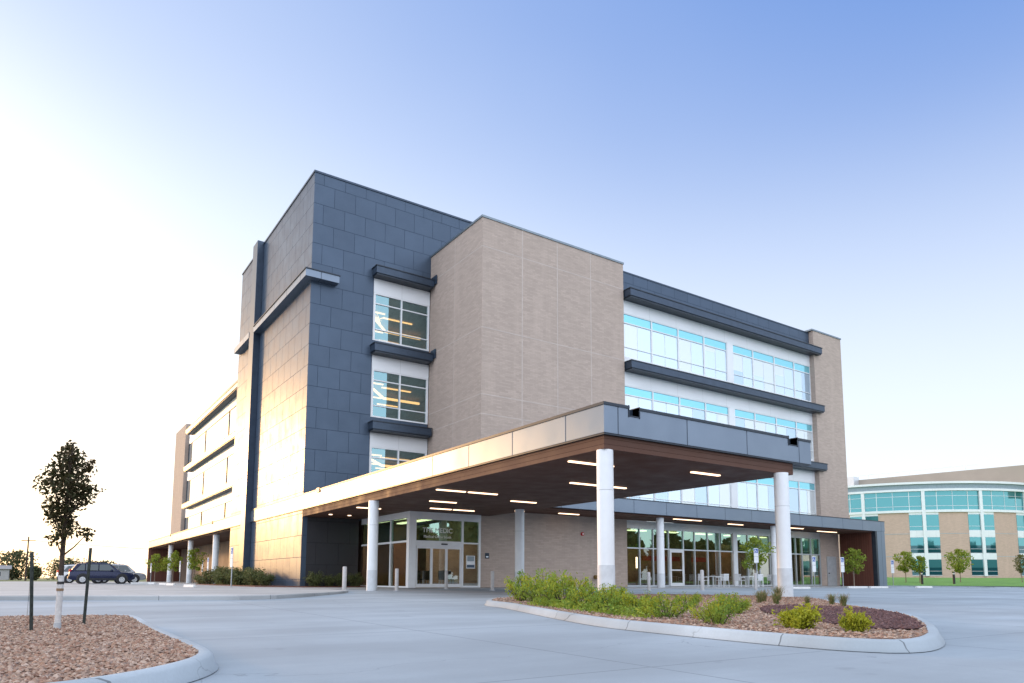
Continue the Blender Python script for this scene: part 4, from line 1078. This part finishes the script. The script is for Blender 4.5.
cl = [(37.2,32.2,pi/2,'white armchair left of the table behind the thick bollard'),(39.3,32.5,-pi/2,'white armchair right of the table behind the thick bollard'),(38.4,31.5,pi,'white armchair on the near side of the table behind the thick bollard'),
      (41.0,32.2,pi/2,'white armchair left of the middle table before the white pier'),(43.0,32.2,-pi/2,'white armchair right of the middle table before the white pier'),(42.1,31.6,pi,'white armchair near side of the middle table before the white pier'),
      (44.7,32.3,pi/2,'white armchair left of the table under the patio tree'),(46.6,32.3,-pi/2,'white armchair right of the table under the patio tree')]
for i, (x, y, rz, lab) in enumerate(cl):
    c = ch if i == 0 else copy_tree(ch, (0,0,0), 0, lab)
    c.location = (x, y, tz); c.rotation_euler = (0, 0, rz); c['label'] = lab

# lawn path lights
def make_pathlight():
    o = thing('path_light', 'x', 'path light', (0,0,0), 'dark path lights along the lawn')
    b = MB(); b.tube([(0,0,0),(0,0,.95)], .11, 'black', 14); b.build('post', o, True)
    b = MB(); b.tube([(0,0,.95),(0,0,1.06)], .085, 'signwhite', 14); b.build('lens', o, True)
    b = MB(); b.tube([(0,0,1.06),(0,0,1.12),(0,0,1.17)], [.13,.12,.05], 'black', 14); b.build('cap', o, True)
    return o
pl_ = make_pathlight(); pl_.location = (70.5,34.3,lawn_z(70.5,34.3)); pl_['label'] = 'dark path light on the lawn below the yellow-green double tree'
copy_tree(pl_, (75.1,33.5,lawn_z(75.1,33.5)), 0, 'dark path light on the lawn beside the rounded lone tree')

# ================================================================== VEGETATION
def tree(name, label, loc, h, trunk_h, crown_r, crown_h, nleaf, lsize, leaf, bark, group, seed, clumps=9, r0=.05, wrap=False, shape=None, lean=0.0):
    random.seed(seed)
    o = thing(name, label, 'tree', loc, group)
    b = MB()
    top = Vector((lean, 0, h*.93))
    pts = [Vector((0,0,-.05)), Vector((random.uniform(-.02,.02)*h*.2, 0, h*.25)), Vector((lean*.4, random.uniform(-.03,.03), h*.55)), top]
    b.tube(pts, [r0, r0*.8, r0*.5, r0*.12], bark, 8)
    cs = []
    for k in range(clumps):
        t_ = (k+.5)/clumps
        z = trunk_h + crown_h*t_
        if shape: rr = shape(t_)*crown_r
        else: rr = crown_r*sqrt(max(.05, 1-(2*t_-1)**2))
        a = k*2.4+random.uniform(-.5,.5); d = rr*random.uniform(.35,.7)
        c = Vector((cos(a)*d+lean*z/h, sin(a)*d, z)); cs.append((c, rr*random.uniform(.5,.8)))
        st = Vector((lean*.4*z/h, 0, max(trunk_h*.8, z-crown_h*.22)))
        b.tube([st, st.lerp(c, .5)+Vector((0,0,.03*h)), c], [r0*.35, r0*.25, r0*.08], bark, 5)
    b.build('trunk', o, True)
    f = MB()
    for i in range(int(nleaf*2.4)):
        c, r = cs[random.randrange(len(cs))]
        d = Vector((random.gauss(0,1), random.gauss(0,1), random.gauss(0,1)))
        d = d.normalized()*r*random.random()**.45
        d.z *= .8
        f.leaf(c+d, lsize*random.uniform(.5,1.1), leaf)
    f.build('crown', o)
    return o
# lone tree at the left
random.seed(17)
lt = thing('young_tree', 'dark silhouetted young tree with wrapped white trunk, staked in the left gravel bed', 'tree', (0.30,9.96,zg(.3,9.96)+.13), None, -YAW)
b = MB()
b.tube([(0,0,-.05),(0,0,.6),(-.01,.01,1.05),(.0,0,1.5),(.02,0,2.0),(.03,0,2.2)], [.030,.029,.025,.018,.01,.004], 'bark', 8)
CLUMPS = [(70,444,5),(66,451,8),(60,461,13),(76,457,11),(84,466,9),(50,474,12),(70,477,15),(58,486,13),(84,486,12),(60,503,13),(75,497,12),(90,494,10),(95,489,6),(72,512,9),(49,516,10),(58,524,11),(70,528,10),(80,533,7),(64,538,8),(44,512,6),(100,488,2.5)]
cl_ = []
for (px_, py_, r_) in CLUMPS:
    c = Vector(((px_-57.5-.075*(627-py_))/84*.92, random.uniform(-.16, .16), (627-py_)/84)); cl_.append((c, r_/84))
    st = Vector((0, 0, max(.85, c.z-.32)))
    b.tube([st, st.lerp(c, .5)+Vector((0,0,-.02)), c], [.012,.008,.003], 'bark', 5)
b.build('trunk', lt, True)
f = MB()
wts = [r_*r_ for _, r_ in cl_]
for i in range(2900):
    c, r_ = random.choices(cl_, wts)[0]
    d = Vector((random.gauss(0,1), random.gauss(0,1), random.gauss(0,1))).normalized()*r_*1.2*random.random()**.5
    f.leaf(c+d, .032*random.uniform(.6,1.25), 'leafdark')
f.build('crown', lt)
b = MB(); b.tube([(0,0,0.0),(.002,0,.3),(.004,0,.62)], [.034,.033,.031], 'wrap', 12); b.tube([(0,0,-.02),(0,0,.07)], [.042,.039], 'colbase', 12); b.build('trunk_wrap', lt, True)
b = MB(); b.tube([(0,0,.52),(0,0,.55)], .040, 'black', 10); b.build('tie_strap', lt, True)
b = MB(); b.tube([(0,0,.44),(0,0,.47)], .039, 'strap', 10); b.build('tie_strap', lt, True)
def stake(x, y, lab, lean, h):
    b = MB(); z = zg(x, y)+.1
    b.box(-.018,.018,-.004,.004,0,h,'stake'); b.box(-.004,.004,.004,.028,0,h,'stake')
    for k in range(6): b.box(-.007,.007,-.010,-.004,.2+k*.1,.23+k*.1,'stake')
    o = b.build('tree_stake'); o.location = (x, y, z); o.rotation_euler = (0, lean, -YAW)
    tag(o, lab, 'stake', 'steel tree stakes')
stake(.05, 9.76, 'upright dark steel stake left of the lone young tree', -.07, .92)
stake(.60, 10.57, 'leaning dark steel stake right of the lone young tree', .02, 1.0)

G1 = 'young trees along the building and lawn'
tree('young_tree', 'small green tree standing among the white patio tables', (38.3,28.9,-.10), 3.3, 1.25, .95, 2.0, 500, .13, 'leafgreen', 'palebark', G1, 21)
tree('young_tree', 'small upright green tree before the dark brown end wall', (53.0,30.9,-.05), 3.2, 1.05, .80, 1.9, 520, .12, 'leafgreen', 'palebark', G1, 22)
tree('young_tree', 'yellow-green lawn tree, left of the double pair before the curved building', (79.37,40.32,lawn_z(79.37,40.32)), 3.6, 1.2, 1.1, 2.1, 480, .15, 'leafgreen', 'palebark', G1, 23)
tree('young_tree', 'yellow-green lawn tree, smaller right one of the double pair', (79.6,38.95,lawn_z(79.6,38.95)), 3.0, 1.1, .85, 1.7, 380, .15, 'leafgreen', 'palebark', G1, 24)
tree('young_tree', 'rounded lone lawn tree leaning in front of the curved brick building', (86.5,37.9,lawn_z(86.5,37.9)), 3.8, 1.3, 1.5, 2.3, 620, .16, 'leafgreen', 'palebark', G1, 25, lean=-.3)
tree('young_tree', 'small lawn tree mostly hidden behind the grey end wall', (75.0,41.3,lawn_z(75,41.3)), 3.0, .9, .8, 1.8, 380, .14, 'leafgreen', 'palebark', G1, 26)
tree('young_tree', 'reddish young lawn tree at the far right edge', (92.2,34.0,lawn_z(92.2,34.0)), 3.4, 1.1, .8, 2.0, 300, .14, 'leafbed', 'palebark', G1, 27)
G2 = 'young trees along the shaded arcade'
for i, (x, y, h, lab) in enumerate(((12.3,94.5,3.4,'young arcade tree by the far end of the arcade'),(12.7,84,3.6,'young arcade tree between the two farthest arcade columns'),(13.2,75.0,3.7,'young arcade tree left of the nearest arcade column, trunk in full view'),(14.4,100,3.2,'young arcade tree deep against the arcade end wall'))):
    tree('young_tree', lab, (x,y,-.02), h, 1.3, .95, 2.0, 420, .14, 'leafgreen', 'palebark', G2, 30+i)

# shrubs
def shrub_mesh(seed, r, h, n, ls, mat, up=.6):
    random.seed(seed); b = MB()
    for k in range(26):
        tipy = random.choice((.05, .3, .75))
        a = random.uniform(0, 2*pi); d = r*sqrt(random.random())*.95
        tip = Vector((cos(a)*d, sin(a)*d, h*(1-.55*(d/r)**2)*random.uniform(.7,1.08)))
        basep = Vector((cos(a)*d*.25, sin(a)*d*.25, -.03))
        mid = basep.lerp(tip, .5)+Vector((0,0,.05*h))
        b.tube([basep, mid, tip], [.010,.007,.003], 'bark', 4, False)
        for j in range(n//26):
            t_ = random.random()**.6
            p = basep.lerp(mid, t_*2) if t_ < .5 else mid.lerp(tip, t_*2-1)
            p = p + Vector((random.gauss(0,.06), random.gauss(0,.06), random.gauss(0,.05)))*r*(1.1 if mat == 'leafshrub' else 2.2)
            if p.z < .01: p.z = random.uniform(.02, .10)
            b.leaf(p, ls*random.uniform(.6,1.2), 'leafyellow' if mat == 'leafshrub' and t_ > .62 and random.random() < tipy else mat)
    return b
GS = 'leafy shrubs in the gravel island'
protos = []
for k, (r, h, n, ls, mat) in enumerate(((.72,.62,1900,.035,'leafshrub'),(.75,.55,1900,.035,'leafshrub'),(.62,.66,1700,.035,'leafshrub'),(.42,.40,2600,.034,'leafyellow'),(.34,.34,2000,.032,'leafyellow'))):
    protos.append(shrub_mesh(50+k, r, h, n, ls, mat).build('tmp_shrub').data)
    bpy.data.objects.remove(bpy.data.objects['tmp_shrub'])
random.seed(5)
SH = [(10.35,14.75,2,1.05,'leafy green shrub at the far left tip of the island'),(9.95,13.3,0,1.05,'yellow-tipped shrub second from the left tip of the island'),
      (9.45,11.9,0,1.0,'shrub of the long row, left of the white front column, third from the tip'),(9.05,10.7,2,.82,'bushy yellow-green shrub just left of the white front column'),(8.8,9.75,1,.78,'dark green shrub right before the foot of the white front column'),
      (10.6,11.8,0,.9,'shrub hidden in the back row left of the white front column'),(8.75,8.95,0,.72,'spreading green shrub just right of the white front column'),(8.5,8.15,1,.66,'low wide green shrub right of the white column, near the front kerb'),
      
      (11.4,10.3,0,.62,'medium yellow-green shrub behind the gravel gap, back of the island'),(8.05,6.75,1,.62,'mid-sized green and yellow shrub at the front kerb between gravel gaps'),(11.0,10.95,0,.46,'small low shrub behind the gap right of the white front column'),(11.5,9.2,1,.5,'low shrub at the back, left of the dark stone patch end'),(9.75,9.9,2,.5,'small upright shrub behind the foot of the white front column'),(10.6,8.5,1,.55,'low green shrub touching the left end of the dark stone patch'),
      (8.35,5.62,3,.82,'bright yellow shrub in front of the dark stone patch, the larger one'),(8.5,4.98,4,.66,'bright yellow shrub nearest the right tip, the smaller one'),(8.9,7.5,4,.5,'tiny yellow-green seedling shrub in the gravel by the front kerb')]
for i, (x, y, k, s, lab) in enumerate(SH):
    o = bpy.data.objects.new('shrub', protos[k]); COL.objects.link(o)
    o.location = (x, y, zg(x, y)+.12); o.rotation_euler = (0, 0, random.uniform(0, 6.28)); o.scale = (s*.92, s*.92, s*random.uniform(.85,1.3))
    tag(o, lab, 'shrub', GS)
# low ground creepers at the kerb
random.seed(9)
b = MB()
for k in range(2600):
    t_ = random.random(); P0 = Vector((9.25,13.0)); P1 = Vector((7.95,8.2)); q = P0.lerp(P1, t_)
    b.leaf((q.x+random.gauss(.18,.12), q.y+random.gauss(0,.12), zg(q.x,q.y)+.14+random.random()**2*.16), .035*random.uniform(.6,1.2), 'leafshrub')
o = b.build('ground_cover'); o['kind'] = 'stuff'; tag(o, 'low green ground cover along the kerb under the shrub row', 'ground cover')
# ornamental grasses
def grass_mesh(seed, n, h, r):
    random.seed(seed); b = MB()
    for k in range(n):
        a = random.uniform(0, 2*pi); sp_ = random.random()**.7*r
        basep = Vector((random.gauss(0,.04), random.gauss(0,.04), -.02)); L = h*random.uniform(.6,1.05)
        dirv = Vector((cos(a), sin(a), 0)); mid = basep+dirv*sp_*.4+Vector((0,0,L*.65)); tip = basep+dirv*sp_+Vector((0,0,L*random.uniform(.85,1.0)))
        w = Vector((-sin(a), cos(a), 0))*.008
        m_ = 'leafgrass' if k % 6 else 'plume'
        b.add([basep-w, basep+w, mid+w*.9, mid-w*.9, tip+w*.2, tip-w*.2], [(0,1,2,3),(3,2,4,5)], m_)
        if m_ == 'plume':
            for j in range(3): b.leaf(tip-Vector((0,0,.03*j)), .02, 'plume')
    return b
gp_ = []
for k in range(3):
    gp_.append(grass_mesh(70+k, 170, .55, .34).build('tmp_g').data); bpy.data.objects.remove(bpy.data.objects['tmp_g'])
random.seed(3)
GR = [(12.9,13.0,.7,'small tawny grass tuft farthest left at the back of the island'),(13.8,12.2,.75,'green grass tuft at the back of the island, in front of the patio door'),(14.4,11.9,.8,'green grass tuft at the back of the island before the thick bollard'),
      (15.5,11.6,.95,'feathery grass tuft left of the signed bollard'),(16.1,11.9,1.0,'tall feathery grass tuft before the patio tree'),(15.2,10.9,.95,'green grass tuft touching the yellow-green low shrubs'),(17.4,12.4,1.25,'tallest tawny grass tuft just left of the right canopy column'),
      (15.75,10.4,.72,'grass tuft just right of the right canopy column'),(16.3,10.1,.85,'leaning tawny grass tuft, middle one right of the right canopy column'),(15.3,9.2,.95,'upright grass tuft farthest right along the back kerb')]
for i, (x, y, s, lab) in enumerate(GR):
    o = bpy.data.objects.new('ornamental_grass', gp_[i % 3]); COL.objects.link(o)
    o.location = (x, y, zg(x, y)+.12); o.rotation_euler = (0, 0, random.uniform(0, 6.28)); o.scale = (s*.62, s*.62, s*.66)
    tag(o, lab, 'grass tuft', 'ornamental grasses at the back of the island')
# planting at the tower
bp = []
for k in range(3):
    bp.append(shrub_mesh(80+k, .8, 1.15, 1500, .07, 'leafbed').build('tmp_b').data); bpy.data.objects.remove(bpy.data.objects['tmp_b'])
spots = [(11.7,44.0,.75,'low shrub at the near end of the tower planting strip'),(11.6,45.6,.95,'shrub second from the near end of the tower planting strip'),(11.8,47.2,1.05,'shrub third from the near end of the tower planting strip'),(11.6,48.8,1.1,'full shrub at the middle of the tower planting strip'),(11.8,50.4,1.1,'shrub just before the tall dark fin'),(11.5,52.3,1.15,'shrub directly at the foot of the tall dark fin'),(11.6,54.4,1.2,'shrub just beyond the tall dark fin'),(11.8,56.4,1.2,'shrub second beyond the tall dark fin'),(11.4,58.6,1.1,'shrub at the far end of the tower planting strip'),(11.2,60.0,.8,'small dark shrub beyond the tower corner'),
         (13.4,39.8,.75,'pale shrub at the left end before the charcoal wall'),(14.2,39.8,.6,'small shrub second from left before the charcoal wall'),(14.9,39.8,.7,'shrub before the charcoal wall behind the bright bollard'),(15.7,39.7,.7,'shrub before the charcoal wall next to the vestibule glass')]
for i, (x, y, s, lab) in enumerate(spots):
    o = bpy.data.objects.new('shrub', bp[i % 3]); COL.objects.link(o)
    o.location = (x, y, .02); o.rotation_euler = (0, 0, random.uniform(0, 6.28)); o.scale = (s*1.1, s*1.1, s*.95) if y > 41 else (s, s, s)
    tag(o, lab, 'shrub', 'shrubs planted at the foot of the tower')

# ================================================================== VEHICLES
def loft(b, secs, mat):
    """secs: list of (x, [(y, z)...]) cross sections, same count"""
    n = len(secs[0][1]); vs = [(x, y, z) for x, pr in secs for y, z in pr]; fs = []
    for i in range(len(secs)-1):
        for k in range(n-1):
            fs.append((i*n+k, (i+1)*n+k, (i+1)*n+k+1, i*n+k+1))
    fs.append(tuple(range(n))); fs.append(tuple((len(secs)-1)*n+k for k in range(n-1, -1, -1)))
    b.add(vs, fs, mat)
def make_car(name, label, cat, loc, rz, paint, kind):
    o = thing(name, label, cat, loc, None, rz)
    L, Wd = 4.75, .92
    def sec(x, zt, zb, w, wt):   # half hull profile mirrored, from left bottom over to right bottom
        return (x, [(-w*.96, zb), (-w, zb+.18), (-w, (zb+zt)/2+.1), (-wt, zt-.03), (-wt*.8, zt), (wt*.8, zt), (wt, zt-.03), (w, (zb+zt)/2+.1), (w, zb+.18), (w*.96, zb)])
    b = MB()
    hood = .98
    loft(b, [sec(-2.36,.98,.50,.80,.74), sec(-2.30,1.02,.38,.88,.82), sec(-1.9,1.05,.30,.92,.86), sec(-.5,1.06,.28,.93,.88), sec(.75,1.05,.28,.93,.88), sec(1.1,1.03,.28,.93,.86), sec(1.8,hood,.30,.92,.82), sec(2.2,.90,.34,.86,.74), sec(2.36,.76,.42,.74,.62)], paint)
    body = b.build('body', o, True)
    bm = bmesh.new(); bm.from_mesh(body.data); bmesh.ops.recalc_face_normals(bm, faces=bm.faces[:]); bm.to_mesh(body.data); bm.free()
    def csec(x, z, w): return (x, [(-w-.07*(1.72-z)/.7, 1.03), (-w, z-.08), (-w*.85, z), (w*.85, z), (w, z-.08), (w+.07*(1.72-z)/.7, 1.03)])
    b = MB()
    if kind == 'suv': cs_ = [(-2.25,1.10,.78), (-1.85,1.66,.70), (-1.2,1.73,.70), (-.1,1.74,.71), (.45,1.68,.70), (1.25,1.06,.76)]
    else: cs_ = [(-.9,1.10,.78), (-.8,1.70,.72), (-.3,1.75,.72), (.5,1.72,.72), (.85,1.62,.72), (1.45,1.08,.78)]
    loft(b, [csec(*c_) for c_ in cs_], paint)
    cab = b.build('cabin', o, True)
    bm = bmesh.new(); bm.from_mesh(cab.data); bmesh.ops.recalc_face_normals(bm, faces=bm.faces[:]); bm.to_mesh(cab.data); bm.free()
    wins = ([(-1.95,-1.55,-1.3),(-1.22,-1.22,-.35),(-.27,-.27,.75)] if kind == 'suv' else [(-.75,-.7,.05),(.13,.13,1.0)])
    for s in (-1, 1):
        for (xa, xb, xc) in wins:
            b = MB(); last = xc in (.75, 1.0)
            xt = .42 if xc == .75 else (.75 if xc == 1.0 else xc)
            pts = [(xa, 1.10, .80), (xc+(.12 if last else 0), 1.10, .80), (xt, 1.60, .735), (xb, 1.60, .735)]
            vs = [(x, s*(w+.012), z) for x, z, w in pts]+[(x, s*(w-.03), z) for x, z, w in pts]
            b.add(vs, [(0,1,2,3),(4,7,6,5),(0,4,5,1),(1,5,6,2),(2,6,7,3),(3,7,4,0)], 'carglass'); b.build('side_window', o)
        b = MB(); b.box(.55,.72,s*.93 if s > 0 else -1.06, 1.06 if s > 0 else -.93,1.05,1.2,paint); b.build('mirror', o, bevel=.03)
        b = MB(); b.box(-2.36,-2.22,s*.62-.14,s*.62+.14,.92,1.2,'redlight'); b.build('tail_light', o, bevel=.02)
        b = MB(); b.box(2.05,2.27,s*.60-.14,s*.60+.14,.70,.84,'headlight'); b.build('headlight', o, bevel=.03)
        b = MB(); b.box(-1.0,1.0,s*.935-.02,s*.935+.01,.34,.46,'black'); b.build('sill_trim', o)
        for x in (-1.42, 1.40):
            b = MB(); b.tube([(x,s*.70,.36),(x,s*.72,.36),(x,s*.93,.36),(x,s*.955,.36)],[.33,.365,.365,.33],'tyre',24); w_ = b.build('wheel', o, True)
            b = MB(); b.tube([(x,s*.94,.36),(x,s*.96,.36)],.22,'rim',18)
            for k in range(5):
                a = k*2*pi/5; b.box(x-.02+cos(a)*.12,x+.02+cos(a)*.12,min(s*.958,s*.967),max(s*.958,s*.967),.34+sin(a)*.12,.38+sin(a)*.12,'tyre')
            b.build('rim', w_, True)
            b = MB(); b.tube([(x,s*.60,.42),(x,s*.938,.42)],.44,'black',24); b.build('wheel_arch', o, True)
    b = MB(); b.add([(1.30,-.66,1.09),(1.30,.66,1.09),(.55,.60,1.66),(.55,-.60,1.66)], [(0,1,2,3)], 'carglass'); b.build('windscreen', o)
    b = MB(); b.box(2.30,2.40,-.62,.62,.42,.66,'black'); b.build('grille', o, bevel=.03)
    b = MB(); b.box(-2.43,-2.30,-.80,.80,.40,.62,'black'); b.build('bumper', o, bevel=.03)
    if kind == 'suv':
        for s in (-1, 1):
            b = MB(); b.tube([(-1.7,s*.60,1.78),(.2,s*.60,1.79)], .02, 'black', 6); b.build('roof_rail', o)
    return o
make_car('parked_car', 'dark navy blue estate-style car parked broadside behind the leaning stake', 'car', (4.95,68.6,-.02), 0.0, 'navy', 'suv')
make_car('parked_car', 'silver grey pickup parked behind the navy blue car', 'car', (6.4,73.5,-.02), 0.0, 'carsilver', 'pickup')
make_car('parked_car', 'white car mostly hidden behind the navy car, its rear showing beside the wrapped trunk', 'car', (4.4,79.0,-.02), 0.05, 'carwhite', 'suv')

# ================================================================== FAR LEFT
def shed(name, lab, x, y, w, d, h, rh):
    o = world_thing(name, lab, 'building', (x, y, 0))
    def build(n, fn, par=o):
        b = MB(); fn(b); q = b.build(n, par); q['_w'] = (x, y, 0); return q
    build('wall', lambda b: b.box(x-w/2, x+w/2, y-d/2, y+d/2, 0, h, 'houseside'))
    build('roof', lambda b: b.add([(x-w/2-.4,y-d/2-.4,h),(x+w/2+.4,y-d/2-.4,h),(x+w/2+.4,y+d/2+.4,h),(x-w/2-.4,y+d/2+.4,h),(x-w/2-.4,y,h+rh),(x+w/2+.4,y,h+rh)], [(0,1,5,4),(2,3,4,5),(0,4,3),(1,2,5),(3,2,1,0)], 'houseroof'))
    for k in range(3):
        xx = x-w/2+w*(k+.5)/3
        build('window', lambda b: b.box(xx-.7, xx+.7, y-d/2-.03, y-d/2, h*.35, h*.75, 'carglass'))
shed('shed', 'low pale shed with grey roof far beyond the parking lot, at the left edge', -10.5, 200, 13, 9, 2.4, .9)
FT = 'far trees beyond the parking lot'
for i, (x, y, h, r, lab) in enumerate(((-13.5,165,7.0,4.0,'dark bushy far tree at the left edge of the picture'),(-3.5,205,6.5,5.0,'rounded far tree right of the pale shed'),(8,240,5.5,6.0,'low far tree behind the wrapped trunk'),(18,250,5.0,6.0,'low far tree left of the navy car'),(27.5,180,7.0,3.2,'small far tree just left of the arcade end'),(30.5,182,6.0,2.6,'small far tree right beside the arcade end'),(0.6,178,2.8,1.2,'small rounded far bush just right of the left stake'))):
    tree('far_tree', lab, (x,y,-.1), h, h*.12, r, h*.85, 900, .42, 'leaffar', 'bark', FT, 90+i, 12, .18)
o = thing('utility_pole', 'tall wooden utility pole far behind the left stake', 'pole', (-0.7,158,0))
b = MB(); b.tube([(0,0,-.2),(0,0,8.0)], [.15,.11], 'bark', 8); b.build('pole', o, True)
b = MB(); b.box(-1.1,1.1,-.06,.06,7.2,7.35,'bark'); b.build('crossarm', o)
b = MB()
for k in range(3):
    z = 7.45 if k < 2 else 6.2; x0 = -0.7+(-1, 1, 0)[k]
    pts = [Vector((x0+60*i/12, 160+8*i/12, z-1.2*sin(pi*i/12))) for i in range(13)]; b.tube(pts, .02, 'black', 4)
tag(b.build('power_line'), 'thin sagging power lines running right from the utility pole', 'power line')

# trees behind the camera that the storefront glass mirrors
random.seed(77)
b = MB()
for k in range(46):
    x = -4+k*5.8+random.uniform(-4,4); y = -85+random.uniform(-8,8); h = random.uniform(10,19)*(1.15 if k % 5 == 2 else .9)
    for j in range(1300):
        d = Vector((random.gauss(0,1),random.gauss(0,1),random.gauss(0,1))).normalized()*random.random()**.4
        b.leaf((x+d.x*6.5, y+d.y*3, h*.46+d.z*h*.52), 1.6, 'leaffar')
o = b.build('far_trees'); o['kind'] = 'stuff'; tag(o, 'far row of trees mirrored in the storefront glass', 'trees')
for o in list(bpy.data.objects):
    if '_w' in o.keys(): del o['_w']
